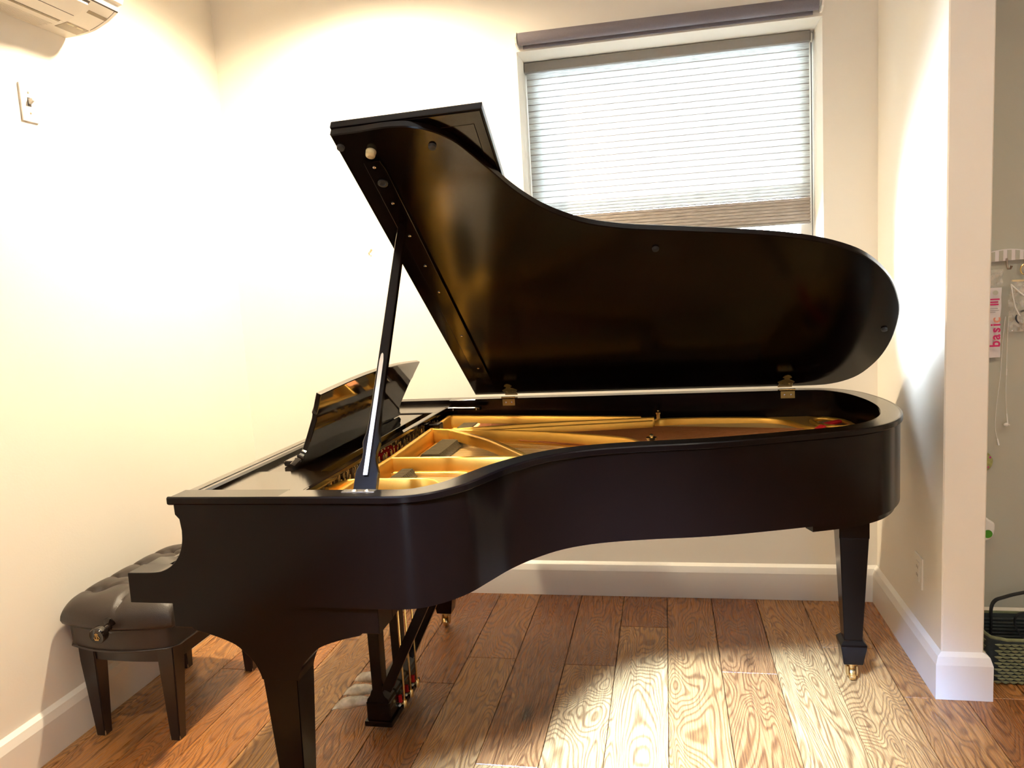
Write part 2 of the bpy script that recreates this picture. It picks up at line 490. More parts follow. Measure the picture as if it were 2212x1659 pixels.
dr = tag(obj('added_door_1', newbox(DX0, DX0 + 0.07, YF - 0.08, YF - 0.03, 0, DZ1, bev=0.003), 'trim', smooth=0), 'added glass door behind the viewer that lets in fill daylight', 'door', kind='structure')  # added door, only there to admit daylight from behind
for a in ((DX1 - 0.07, DX1, 0, DZ1), (DX0 + 0.07, DX1 - 0.07, DZ1 - 0.09, DZ1), (DX0 + 0.07, DX1 - 0.07, 0, 0.16)):
    obj('frame', newbox(a[0], a[1], YF - 0.08, YF - 0.03, a[2], a[3], bev=0.003), 'trim', dr, smooth=0)
obj('pane', newbox(DX0 + 0.06, DX1 - 0.06, YF - 0.058, YF - 0.052, 0.15, DZ1 - 0.08), 'fill_dimming_glass', dr, smooth=0)
tag(obj('ceiling', newbox(XL, XR, YF, YB, CEIL, CEIL + 0.1), 'ceiling', smooth=0), 'plain white ceiling over the room', 'ceiling', kind='structure')

# floor: sub-floor slab and every plank
fl = tag(obj('floor', newbox(XL, XR, YF, YB, -0.10, -0.0125), 'dark_wood', smooth=0), 'brown oak plank floor', 'floor', kind='structure')
PW, PX = 0.1825, -0.0285
butts = {-2: [2.596], -5: [2.425], -3: [1.989], 1: [2.586], 4: [2.472], -9: [2.455], 5: [2.49], -4: [0.72], -1: [1.02], 0: [1.25], 2: [1.55],
         3: [0.9], -6: [1.72], -7: [1.15], -8: [0.85], -10: [1.6]}
for k in range(-11, 18):
    x0, x1 = PX + PW * k, PX + PW * (k + 1)
    x0c, x1c = max(x0, XL), min(x1, XR)
    if x1c - x0c < 0.01: continue
    cuts = list(butts.get(k, [random.uniform(0.4, 2.2)]))
    y = min(cuts)
    while y > YF + 0.6:
        y -= random.uniform(1.5, 1.95)
        if y > YF + 0.2: cuts.append(y)
    if max(cuts) < 1.2: cuts.append(max(cuts) + 1.9)
    ys = sorted([YF] + [c for c in cuts if YF < c < YB - 0.1] + [YB])
    for a, b in zip(ys[:-1], ys[1:]):
        g = 0.0009
        bm = bmesh.new()
        z1 = random.uniform(-0.0004, 0.0004)
        box(bm, x0c + g, x1c - g, a + g, b - g, -0.0124, z1)
        top = [e for e in bm.edges if all(v.co.z > -0.005 for v in e.verts)]
        bmesh.ops.bevel(bm, geom=top, offset=0.0016, segments=1, affect='EDGES')
        o = obj('plank', bm, 'oak', fl, smooth=0)

# baseboards
BB = [(0, 0), (0.021, 0), (0.021, 0.113), (0.014, 0.138), (0.005, 0.145), (0.0, 0.149)]
def baseboard(name, path, label):
    bm = bmesh.new()
    pth = [Vector((x, y, 0)) for x, y in path]
    n = len(pth); rings = []
    for i in range(n):
        if i == 0: d = (pth[1] - pth[0]).normalized(); nl = Vector((-d.y, d.x, 0)); s = 1
        elif i == n - 1: d = (pth[-1] - pth[-2]).normalized(); nl = Vector((-d.y, d.x, 0)); s = 1
        else:
            d1 = (pth[i] - pth[i - 1]).normalized(); d2 = (pth[i + 1] - pth[i]).normalized()
            n1 = Vector((-d1.y, d1.x, 0)); n2 = Vector((-d2.y, d2.x, 0))
            nl = (n1 + n2); s = 2 / nl.length_squared; 
        rings.append([bm.verts.new((pth[i].x + nl.x * s * o, pth[i].y + nl.y * s * o, z + 0.0006)) for o, z in BB])
    m = len(BB)
    for i in range(n - 1):
        for k in range(m):
            bm.faces.new((rings[i][k], rings[i][(k + 1) % m], rings[i + 1][(k + 1) % m], rings[i + 1][k]))
    bm.faces.new(rings[0]); bm.faces.new(rings[-1][::-1])
    return tag(obj(name, bm, 'trim', smooth=0), label, 'baseboard', kind='structure')
baseboard('baseboard_left', [(XL, YB), (XL, YF)], 'white baseboard along the left wall behind the bench')
baseboard('baseboard_back', [(SX0, YB), (XL, YB)], 'white baseboard under the window wall')
baseboard('baseboard_right', [(SX1, 2.84), (SX1, SY0), (SX0, SY0), (SX0, YB)], 'white baseboard wrapped around the column end')
baseboard('baseboard_hall', [(XR, 2.84), (SX1, 2.84)], 'pale baseboard behind the woven basket')

# ------------------------------------------------------------------ window with cellular shade
win = tag(obj('window_1', newbox(WX0, WX0 + 0.05, YB + 0.215, YB + 0.27, WZ0, WZ1, bev=0.003), 'plastic', smooth=0), 'window with a pale pleated shade in a deep white reveal', 'window', kind='structure')
for nm, a in (('frame', (WX1 - 0.05, WX1, WZ0, WZ1)), ('frame', (WX0 + 0.05, WX1 - 0.05, WZ1 - 0.05, WZ1)), ('frame', (WX0 + 0.05, WX1 - 0.05, WZ0, WZ0 + 0.05))):
    obj(nm, newbox(a[0], a[1], YB + 0.215, YB + 0.27, a[2], a[3], bev=0.003), 'plastic', win, smooth=0)
obj('pane', newbox(WX0 + 0.045, WX1 - 0.045, YB + 0.240, YB + 0.244, WZ0 + 0.045, WZ1 - 0.045), 'glass', win, smooth=0)
obj('sill', newbox(WX0 + 0.001, WX1 - 0.001, YB - 0.012, YB + 0.215, WZ0 - 0.001, WZ0 + 0.012, bev=0.003), 'trim', win, smooth=0)

SY = YB + 0.182                                # plane of the shade
bx0, bx1 = WX0 + 0.008, WX1 - 0.018
def zz(z): return z
hd_top, hd_bot, pl_bot, st_bot = 2.3035, 2.262, 1.657, 1.547
shade = thing('cellular_shade', 'pale pleated cellular shade lowered most of the way inside the window reveal', 'window shade', (0.03, SY, hd_top))
obj('headrail', newbox(bx0 - 0.006, bx1 + 0.004, SY - 0.028, SY + 0.028, hd_bot, hd_top, bev=0.003), 'headrail', shade, smooth=0)
npl = 23
ph = (hd_bot - pl_bot) / npl
def pleat_mesh(z0, z1, depth):
    bm = bmesh.new()
    zm = (z0 + z1) / 2
    f = [(SY - 0.004, z0), (SY - depth * 0.8, z0 + (z1 - z0) * 0.12), (SY - depth, zm), (SY - depth * 0.8, z1 - (z1 - z0) * 0.12), (SY - 0.004, z1),
         (SY + depth * 0.8, z1 - (z1 - z0) * 0.12), (SY + depth, zm), (SY + depth * 0.8, z0 + (z1 - z0) * 0.12)]
    for (y, z) in f:
        pass
    a = [bm.verts.new((bx0, y, z)) for y, z in f]; b = [bm.verts.new((bx1, y, z)) for y, z in f]
    n = len(f)
    for i in range(n):
        bm.faces.new((a[i], a[(i + 1) % n], b[(i + 1) % n], b[i]))
    return bm
for i in range(npl):
    z1 = hd_bot - i * ph; z0 = z1 - ph
    if i >= npl - 2:
        m_ = (z0 + z1) / 2
        obj('pleat', pleat_mesh(m_, z1, 0.012), 'pleat', shade, smooth=25)
        obj('pleat', pleat_mesh(z0, m_, 0.012), 'pleat', shade, smooth=25)
    else:
        obj('pleat', pleat_mesh(z0, z1 + (0.004 if i == 0 else 0), 0.010), 'pleat', shade, smooth=25)
for zj in [hd_bot - (i + 1) * ph for i in range(npl)] + [hd_bot - (npl - 0.5) * ph, hd_bot - (npl - 1.5) * ph]:
    obj('pleat_edge', newbox(bx0, bx1, SY - 0.0065, SY + 0.0065, zj - 0.0011, zj + 0.0011), 'stack', shade, smooth=0)
bm = bmesh.new()
for i in range(7):
    z0 = st_bot + 0.012 + i * 0.0135
    box(bm, bx0, bx1, SY - 0.013, SY + 0.013, z0, z0 + 0.0128, bev=0.002)
tag(obj('gathered_fabric', bm, 'stack', shade, smooth=0), 'gathered brown grey fabric at the bottom of the shade')
obj('bottom_rail', newbox(bx0, bx1, SY - 0.015, SY + 0.015, st_bot, st_bot + 0.011, bev=0.003), 'headrail', shade, smooth=0)
obj('cord_bracket', newbox(bx1 + 0.0045, bx1 + 0.011, SY - 0.024, SY - 0.012, hd_bot - 0.005, hd_top - 0.010, bev=0.002), 'plastic', shade, smooth=0)
bm = bmesh.new(); tube(bm, [(bx1 + 0.006, SY - 0.018, hd_bot), (bx1 + 0.006, SY - 0.018, 1.45)], 0.0016, 6)
tag(obj('pull_cord', bm, 'seam', shade), 'dark lift cord at the right edge')

# roller shade tube above the window
rol = thing('roller_shade', 'rolled grey roller shade on white end brackets above the window', 'roller shade', (0.03, YB, 2.345))
rc = (YB - 0.032, 2.343)
bm = bmesh.new()
lathe(bm, [(0.0235, 0), (0.0242, 0.004), (0.0242, 1.140), (0.0235, 1.144)], (-0.545, rc[0], rc[1]), (1, 0, 0), 32)
obj('rolled_fabric', bm, 'roller', rol)
obj('hem_bar', newbox(-0.530, 0.582, YB - 0.016, YB - 0.010, 2.305 + 0.004, 2.326, bev=0.001), 'roller', rol, smooth=0)
for x in (-0.556, 0.607):
    pr = [(YB - 0.002, 2.372), (YB - 0.030, 2.372), (YB - 0.052, 2.362), (YB - 0.060, 2.345), (YB - 0.052, 2.325), (YB - 0.030, 2.315), (YB - 0.002, 2.315)]
    obj('end_bracket', prism(bmesh.new(), pr, 'x', x, x + 0.0075, bev=0.0015), 'plastic', rol, smooth=0)
bm = bmesh.new(); lathe(bm, [(0.012, 0), (0.012, 0.012)], (0.598, rc[0], rc[1]), (1, 0, 0), 16)
obj('idler_pin', bm, 'plastic', rol)

# ------------------------------------------------------------------ air conditioner (left wall, top)
ac = thing('air_conditioner', 'white split air conditioner high on the left wall, seen from below', 'air conditioner', (XL, 2.0, 2.25))
prof = [(-1.904, 2.250), (-1.850, 2.2515), (-1.822, 2.2545), (-1.795, 2.260), (-1.777, 2.266), (-1.741, 2.281), (-1.713, 2.298), (-1.700, 2.308), (-1.698, 2.316),
        (-1.702, 2.56), (-1.72, 2.585), (-1.904, 2.59)]
A0, A1 = 1.45, 2.333
obj('casing', prism(bmesh.new(), prof, 'y', A0, A1, bev=0.004), 'plastic', ac, smooth=25)
def zprof(x):
    for (xa, za), (xb, zb) in zip(prof[:-4], prof[1:-3]):
        if xa <= x <= xb: return za + (zb - za) * (x - xa) / (xb - xa)
    return 2.31
def skin(bm, x0, x1, y0, y1, off, th, n=6, shear=0.0):
    """thin curved plate that follows the casing's underside"""
    lo, hi = [], []
    for i in range(n + 1):
        x = x0 + (x1 - x0) * i / n
        for (lst, o) in ((lo, off), (hi, off + th)):
            lst.append([bm.verts.new((x, y, zprof(x) - o)) for y in (y0 + shear * i / n, y1 + shear * i / n)])
    for i in range(n):
        bm.faces.new((lo[i][0], lo[i + 1][0], lo[i + 1][1], lo[i][1])); bm.faces.new((hi[i][1], hi[i + 1][1], hi[i + 1][0], hi[i][0]))
        for s in (0, 1):
            bm.faces.new((lo[i][s], lo[i + 1][s], hi[i + 1][s], hi[i][s]))
    for e in (0, n):
        bm.faces.new((lo[e][0], lo[e][1], hi[e][1], hi[e][0]))
    return bm
# front panel overhanging the vane
obj('front_panel', prism(bmesh.new(), [(-1.697, 2.325), (-1.684, 2.329), (-1.678, 2.345), (-1.678, 2.535), (-1.690, 2.56), (-1.697, 2.56)], 'y', A0, A1 + 0.002, bev=0.003), 'plastic', ac, smooth=25)
obj('outlet_recess', skin(bmesh.new(), -1.812, -1.708, A0 + 0.08, 2.214, 0.0004, 0.0008), 'seam', ac, smooth=25)
v1 = obj('vane', skin(bmesh.new(), -1.803, -1.714, A0 + 0.085, 2.210, 0.0012, 0.006), 'plastic', ac, smooth=25)
obj('vane_groove', skin(bmesh.new(), -1.7655, -1.764, A0 + 0.09, 2.205, 0.0072, 0.0006, 1), 'seam', v1, smooth=0)
obj('rear_slot', skin(bmesh.new(), -1.822, -1.814, A0 + 0.08, 2.205, 0.0004, 0.001, 1), 'label', ac, smooth=0)
obj('panel_gap', skin(bmesh.new(), -1.7035, -1.7005, A0 + 0.05, 2.330, 0.0005, 0.001, 1), 'seam', ac, smooth=0)
obj('finger_dip', skin(bmesh.new(), -1.742, -1.732, 2.235, 2.318, 0.0003, 0.0008, 2), 'label', ac, smooth=0)
lb = obj('label_plate', skin(bmesh.new(), -1.853, -1.806, 2.225, 2.318, 0.0004, 0.0008, 2), 'label', ac, smooth=0)
for y in (2.232, 2.272):
    obj('label_line', skin(bmesh.new(), -1.815, -1.810, y, y + 0.028, 0.0012, 0.0005, 1), 'label_pale', lb, smooth=0)
bm = bmesh.new()
for i in range(9):
    skin(bm, -1.896 + i * 0.006, -1.8945 + i * 0.006, A0 + 0.03, 2.20 + 0.004 * (i % 3), 0.0003, 0.0008, 1)
tag(obj('intake_ridges', bm, 'plastic', ac, smooth=0), kind='stuff')
obj('end_seam', skin(bmesh.new(), -1.80, -1.702, A1 - 0.0165, A1 - 0.0155, 0.0003, 0.0008), 'seam', ac, smooth=0)

# ------------------------------------------------------------------ switch and outlets
sw = thing('light_switch', 'white toggle light switch on the left wall below the air conditioner', 'light switch', (XL, 2.133, 2.0))
bm = bmesh.new()
box(bm, XL, XL + 0.006, 2.102, 2.165, 1.944, 2.057, bev=0.0022, seg=2)
obj('cover_plate', bm, 'plastic', sw)
obj('toggle_slot', newbox(XL + 0.006, XL + 0.0066, 2.127, 2.140, 1.990, 2.017), 'seam', sw, smooth=0)
obj('toggle', prism(bmesh.new(), [(XL + 0.0062, 1.997), (XL + 0.0062, 2.014), (XL + 0.021, 2.013), (XL + 0.023, 2.006), (XL + 0.012, 1.998)], 'y', 2.1295, 2.1375, bev=0.001), 'plastic', sw)
for z in (1.970, 2.032):
    bm = bmesh.new(); lathe(bm, [(0.0034, 0), (0.0030, 0.0014), (0.001, 0.0018)], (XL + 0.006, 2.1335, z), (1, 0, 0), 10)
    obj('screw', bm, 'hook_metal', sw)

ou = thing('wall_outlet', 'white wall outlet low on the short right wall', 'outlet', (SX0, 2.69, 0.33))
obj('cover_plate', newbox(SX0 - 0.006, SX0, 2.660, 2.742, 0.276, 0.386, bev=0.002), 'plastic', ou)
obj('receptacle', newbox(SX0 - 0.0085, SX0 - 0.006, 2.681, 2.716, 0.297, 0.365, bev=0.001), 'plastic', ou)
for z in (0.313, 0.341):
    for y in (2.692, 2.704):
        obj('socket_slot', newbox(SX0 - 0.0089, SX0 - 0.0084, y, y + 0.0025, z, z + 0.010), 'seam', ou, smooth=0)

def trim_ring(x, y, t):
    bm = bmesh.new()
    n = 24
    a = [bm.verts.new((x + 0.085 * math.cos(2 * math.pi * k / n), y + 0.085 * math.sin(2 * math.pi * k / n), CEIL - 0.004)) for k in range(n)]
    b = [bm.verts.new((x + 0.062 * math.cos(2 * math.pi * k / n), y + 0.062 * math.sin(2 * math.pi * k / n), CEIL - 0.006)) for k in range(n)]
    c = [bm.verts.new((x + 0.085 * math.cos(2 * math.pi * k / n), y + 0.085 * math.sin(2 * math.pi * k / n), CEIL)) for k in range(n)]
    for k in range(n):
        bm.faces.new((a[k], a[(k + 1) % n], b[(k + 1) % n], b[k])); bm.faces.new((c[k], c[(k + 1) % n], a[(k + 1) % n], a[k]))
    return obj('trim_ring', bm, 'plastic', t)
trim_ring(*FILL_SPOT[:2], thing('added_ceiling_spot', 'added cool ceiling spot that brightens the floor', 'ceiling light', FILL_SPOT))  # ring for the added floor-brightening spot
# ceiling downlights (out of the frame, they carry the warm light)
for i, (x, y, p) in enumerate(DOWNLIGHTS):
    t = thing('ceiling_light', ['recessed ceiling light above the keyboard end of the piano', 'recessed ceiling light in front of the piano tail', 'added warm fill light over the open floor by the left wall',
                                'recessed ceiling light in the passage beyond the column', 'recessed ceiling light near the added daylight opening'][i], 'ceiling light', (x, y, CEIL), 'recessed ceiling lights')
    trim_ring(x, y, t)

# ------------------------------------------------------------------ grand piano
P = thing('grand_piano', 'black satin grand piano with its lid propped open and gold plate inside', 'grand piano', (-0.25, 2.27, 0))
ZT, ZB = 0.920, 0.662                       # rim top and bottom
NY, FY = 1.536, 3.005                       # straight (near) side and spine (far side)
bent = [(-0.66, NY), (-0.63, NY), (-0.600, NY + 0.0004), (-0.567, 1.541), (-0.534, 1.555), (-0.496, 1.588), (-0.458, 1.640), (-0.426, 1.715), (-0.393, 1.791), (-0.345, 1.868),
        (-0.278, 1.940), (-0.186, 1.990), (-0.062, 2.022), (0.065, 2.044), (0.162, 2.068), (0.258, 2.099), (0.357, 2.134), (0.458, 2.172), (0.527, 2.208),
        (0.592, 2.263), (0.640, 2.334), (0.674, 2.422), (0.696, 2.535), (0.700, 2.640), (0.690, 2.748), (0.662, 2.868), (0.615, 2.945), (0.560, 2.985),
        (0.490, 3.002), (0.40, FY), (0.25, FY)]
RIM = [Vector((-0.86, NY, 0)), Vector((-0.76, NY, 0))] + smooth_path(bent, 4) + [Vector((-0.3, FY, 0)), Vector((-0.86, FY, 0))]
RT = 0.056                                  # rim thickness
rim_prof = [(0.0, ZB), (RT, ZB), (RT, ZT - 0.003), (RT - 0.003, ZT), (0.0, ZT)]
rim = obj('rim', sweep(bmesh.new(), RIM, rim_prof), 'lacquer', P, smooth=40)
rim.data.materials.append(M['top_lacquer'])
for f_ in rim.data.polygons:
    if f_.normal.z > 0.9: f_.material_index = 1
bm = bmesh.new()
base_prof = [(0.012, ZB - 0.020), (0.05, ZB - 0.020), (0.05, ZB + 0.002), (0.012, ZB + 0.002)]
tail_only = [p for p in RIM if p.x > 0.36]
obj('base_rim', sweep(bm, tail_only, base_prof), 'lacquer', P, smooth=40)

# cheeks with the scooped arm outline
def arc(cx, cz, r, a0, a1, n=8):
    return [(cx + r * math.cos(R(a0 + (a1 - a0) * i / n)), cz + r * math.sin(R(a0 + (a1 - a0) * i / n))) for i in range(n + 1)]
scoop = smooth_path([(-1.1100, 0.8385), (-1.1125, 0.812), (-1.1215, 0.785), (-1.137, 0.763), (-1.158, 0.7465), (-1.183, 0.738), (-1.215, 0.7355)], 4)
arm = [(-0.86, ZB), (-0.86, ZT), (-1.128, ZT), (-1.135, ZT - 0.004), (-1.135, ZT - 0.011), (-1.124, ZT - 0.016), (-1.123, 0.877), (-1.1185, 0.872), (-1.113, 0.866)]
arm += [(p.x, p.y) for p in scoop] + [(-1.264, 0.7345), (-1.266, 0.733), (-1.266, ZB)]
for a, b, s in ((NY, NY + 0.058, -1), (FY - 0.058, FY, 1)):
    bm = prism(bmesh.new(), arm, 'y', a, b)
    es = [e for e in bm.edges if abs(e.verts[0].co.y - e.verts[1].co.y) < 1e-5 and (e.verts[0].co.x < -0.861 or e.verts[1].co.x < -0.861)]
    es = [e for e in es if not (min(v.co.z for v in e.verts) > ZT - 0.001 or max(v.co.z for v in e.verts) < ZB + 0.001)]
    bmesh.ops.bevel(bm, geom=es, offset=0.0012, segments=1, affect='EDGES')
    obj('cheek', bm, 'lacquer', P, smooth=20)
lip_prof = [(0.0012, ZT - 0.0200), (0.0012, ZT + 0.0002), (-0.004, ZT + 0.0002), (-0.007, ZT - 0.003), (-0.007, ZT - 0.015), (-0.004, ZT - 0.018), (-0.0002, ZT - 0.0200)]
lip_path = [Vector((-1.1345, NY, 0))] + RIM[1:-1] + [Vector((-1.1345, FY, 0))]
obj('lip_moulding', sweep(bmesh.new(), lip_path, lip_prof), 'lacquer', P, smooth=30)
# arm blocks between the cheeks, keyslip and closed fallboard
for a, b in ((NY + 0.058, NY + 0.118), (FY - 0.118, FY - 0.058)):
    obj('key_block', prism(bmesh.new(), [(-1.262, ZB), (-1.262, 0.732), (-1.20, 0.734), (-1.125, 0.77), (-1.09, 0.80), (-1.09, ZB)], 'y', a, b, bev=0.003), 'lacquer', P, smooth=30)
obj('keyslip', newbox(-1.258, -1.236, NY + 0.118, FY - 0.118, ZB + 0.004, 0.715, bev=0.004, seg=2), 'lacquer', P)
fb = [(-1.236, 0.700), (-1.236, 0.727), (-1.205, 0.737), (-1.165, 0.748), (-1.125, 0.775), (-1.108, 0.82), (-1.104, 0.895), (-1.088, 0.895), (-1.088, 0.700)]
obj('fallboard', prism(bmesh.new(), fb, 'y', NY + 0.118, FY - 0.118, bev=0.003), 'gloss', P, smooth=30)
obj('keybed', newbox(-1.255, -0.64, NY + 0.058, FY - 0.058, ZB - 0.012, ZB + 0.03, bev=0.003), 'lacquer', P, smooth=0)
# front rail with a double groove, shelves either side of the music desk
fr = [(-1.132, 0.895), (-1.132, 0.912), (-1.127, 0.9165), (-1.106, 0.9165), (-1.1035, 0.9125), (-1.1005, 0.9125), (-1.098, 0.9165), (-1.088, 0.9165), (-1.083, 0.911), (-1.083, 0.895)]
obj('front_rail', prism(bmesh.new(), fr, 'y', NY + 0.058, FY - 0.058), 'top_lacquer', P, smooth=30)
SX = -0.852
SZ = 0.905
for a, b in ((NY + 0.058, 1.832), (2.742, FY - 0.058)):
    obj('desk_shelf', newbox(-1.083, SX, a, b, SZ - 0.022, SZ, bev=0.002), 'top_lacquer', P, smooth=0)
obj('desk_tray', newbox(-1.083, -0.905, 1.834, 2.740, SZ - 0.022, SZ - 0.004, bev=0.001), 'gloss', P, smooth=0)
obj('desk_rail', newbox(-0.868, -0.846, 1.612, 2.930, SZ - 0.013, SZ - 0.0005, bev=0.002), 'gloss', P, smooth=0)
obj('cross_block', newbox(-0.862, -0.805, 2.610, 2.66, SZ - 0.050, SZ - 0.022, bev=0.003), 'lacquer', P, smooth=0)

# music desk: a bowed, scroll-footed board leaning back on the tray
dpts = [(1.862, 0.0), (1.856, 0.012), (1.872, 0.020), (1.892, 0.026), (1.905, 0.045), (1.902, 0.085), (1.893, 0.140), (1.886, 0.154), (1.878, 0.160), (1.877, 0.176), (1.868, 0.200), (1.860, 0.222)]
half = dpts
top = smooth_path([(1.860, 0.222), (1.98, 0.231), (2.13, 0.2395), (2.28, 0.242), (2.43, 0.2395), (2.58, 0.231), (2.700, 0.222)], 4)
mid = 2.28
outl = half + [(p.x, p.y) for p in top[1:-1]] + [(2 * mid - y, s) for y, s in half[::-1]]
d0 = Vector((-0.985, 0, SZ - 0.003)); dd = Vector((0.095, 0, 0.198)).normalized(); dn = Vector((dd.z, 0, -dd.x))
bm = bmesh.new()
fa = [bm.verts.new(d0 + dd * s + Vector((0, y, 0))) for y, s in outl]
ba = [bm.verts.new(d0 + dd * s + Vector((0, y, 0)) - dn * 0.016) for y, s in outl]
n = len(outl)
c0, c1 = bm.faces.new(fa), bm.faces.new(ba[::-1])
for i in range(n): bm.faces.new((fa[i], fa[(i + 1) % n], ba[(i + 1) % n], ba[i]))
bmesh.ops.recalc_face_normals(bm, faces=bm.faces)
bmesh.ops.bevel(bm, geom=list({e for f in (c0, c1) for e in f.edges}), offset=0.0018, segments=1, affect='EDGES')
desk = obj('music_desk', bm, 'gloss', P, smooth=18)
for s in (0.018, 0.027, 0.036):
    for yy in (1.884 + (s - 0.018) * 1.0, 2 * mid - 1.884 - (s - 0.018) * 1.0):
        p = d0 + dd * s + Vector((0, yy, 0))
        bm = bmesh.new(); tube(bm, [p - dn * 0.0175, p + dn * 0.002], 0.0042, 8)
        obj('scroll_bead', bm, 'gloss', desk)
obj('ledge', newbox(-1.036, -0.988, 1.90, 2.66, SZ - 0.003, SZ + 0.012, bev=0.003), 'gloss', desk, smooth=0)

# soundboard, plate and what lies on it
def inner_outline(off, x0):
    out = []
    for i, p in enumerate(RIM):
        d = (RIM[min(i + 1, len(RIM) - 1)] - RIM[max(i - 1, 0)]).normalized()
        q = p + Vector((-d.y, d.x, 0)) * off
        if q.x >= x0: out.append((q.x, q.y))
    return [(x0, NY + off)] + out + [(x0, FY - off)]
obj('soundboard', prism(bmesh.new(), inner_outline(RT - 0.002, -0.80), 'z', 0.804, 0.816), 'spruce', P, smooth=0)
plate = obj('plate', prism(bmesh.new(), [(-1.08, NY + RT), (-0.80, NY + RT), (-0.765, NY + RT), (-0.765, FY - RT), (-1.08, FY - RT)], 'z', 0.790, 0.820, bev=0.003), 'gold', P, smooth=0)
def strut(path, z0=0.828, z1=0.87, wd=0.013, foot=None, nm='plate_strut'):
    bm = bmesh.new()
    rib(bm, path, z0, z1, wd)
    if foot:
        rib(bm, path, z0 - 0.012, z0 + 0.002, foot, 0.003)
    return obj(nm, bm, 'gold', plate, smooth=50)
sm = lambda pts, k=4: [(p.x, p.y) for p in smooth_path(pts, k)]
strut(sm([(-0.868, 1.80), (-0.845, 1.872), (-0.80, 1.886), (-0.70, 1.887), (-0.625, 1.885), (-0.585, 1.850), (-0.556, 1.795), (-0.545, 1.74)]), foot=0.05)
strut(sm([(-0.822, 2.139), (-0.70, 2.139), (-0.55, 2.139), (-0.445, 2.138), (-0.412, 2.105), (-0.392, 2.050), (-0.382, 1.99)]), foot=0.06)
strut(sm([(-0.752, 2.575), (-0.66, 2.482), (-0.564, 2.378), (-0.46, 2.228), (-0.395, 2.125), (-0.365, 2.04), (-0.358, 1.97)]), 0.836, wd=0.024)
strut(sm([(-0.742, 2.575), (-0.66, 2.562), (-0.451, 2.519), (-0.28, 2.454), (-0.149, 2.393), (-0.098, 2.335), (-0.070, 2.26), (-0.066, 2.17)]), foot=0.06)
strut(sm([(-0.752, 2.590), (-0.58, 2.637), (-0.395, 2.683), (-0.20, 2.712), (-0.050, 2.735)]), 0.842, wd=0.012)
strut(sm([(-0.700, 2.578), (-0.56, 2.612), (-0.395, 2.648), (-0.20, 2.684), (-0.055, 2.715)]), 0.838, 0.862, 0.012)
strut([(-0.835, 2.60), (-0.80, 2.590), (-0.748, 2.578)], 0.82, wd=0.014)
bp = [(-0.842, 2.80), (-0.845, 2.868), (-0.825, 2.880), (-0.513, 2.880), (-0.25, 2.880), (-0.10, 2.880)]
strut(bp, 0.820, [0.868, 0.87, 0.87, 0.862, 0.854, 0.849], 0.014, foot=0.05)
tp = sm([(-0.055, 2.800), (-0.03, 2.848), (0.05, 2.872), (0.20, 2.878), (0.36, 2.862), (0.425, 2.80), (0.47, 2.71), (0.55, 2.655)])
nn_ = len(tp)
strut(tp, 0.806, [0.846 - 0.018 * i / nn_ for i in range(nn_)], 0.016)
strut([(-0.821, 1.600), (-0.821, 1.87), (-0.818, 2.15), (-0.832, 2.60), (-0.842, 2.86)], 0.812, 0.87, 0.018, nm='front_flange')
# tail of the plate: flat web with an oval hole
bm = bmesh.new()
web = [(0.36, 2.945), (0.36, 2.872), (0.425, 2.80), (0.47, 2.71), (0.55, 2.64), (0.628, 2.60), (0.640, 2.68), (0.625, 2.80), (0.585, 2.90), (0.50, 2.945)]
prism(bm, web, 'z', 0.806, 0.824, bev=0.004)
obj('tail_web', bm, 'gold', plate, smooth=30)
bm = bmesh.new()
ring = []
for k in range(36):
    a = 2 * math.pi * k / 36
    ring.append((0.548 + 0.056 * math.cos(a) - 0.01 * math.sin(a), 2.768 + 0.082 * math.sin(a) - 0.012 * math.cos(a), 0.829))
tube(bm, ring + ring[:1], 0.0085, 8, cap=False)
obj('oval_rim', bm, 'gold', plate, smooth=60)
obj('oval_well', prism(bmesh.new(), [(0.548 + 0.050 * math.cos(2 * math.pi * k / 28), 2.768 + 0.075 * math.sin(2 * math.pi * k / 28)) for k in range(28)], 'z', 0.818, 0.8252), 'dark_wood', plate, smooth=0)
bm = bmesh.new()
rib(bm, sm([(0.480, 2.640), (0.500, 2.690), (0.530, 2.745), (0.585, 2.800)]), 0.822, 0.834, 0.024, 0.003)
obj('red_cloth', bm, 'red_felt', plate)
# nose bolts
for (x, y, z0, z1, r) in ((-0.036, 2.85, 0.84, 0.866, 0.007), (-0.050, 2.250, 0.80, 0.894, 0.012), (-0.30, 2.50, 0.78, 0.845, 0.008)):
    bm = bmesh.new()
    lathe(bm, [(r, 0), (r, z1 - z0 - 0.006), (r * 1.35, z1 - z0 - 0.005), (r * 1.35, z1 - z0 + 0.001), (r * 0.6, z1 - z0 + 0.004), (r * 0.55, z1 - z0 + 0.009), (r * 0.2, z1 - z0 + 0.011)], (x, y, z0), n=14)
    obj('nose_bolt', bm, 'brass', plate)
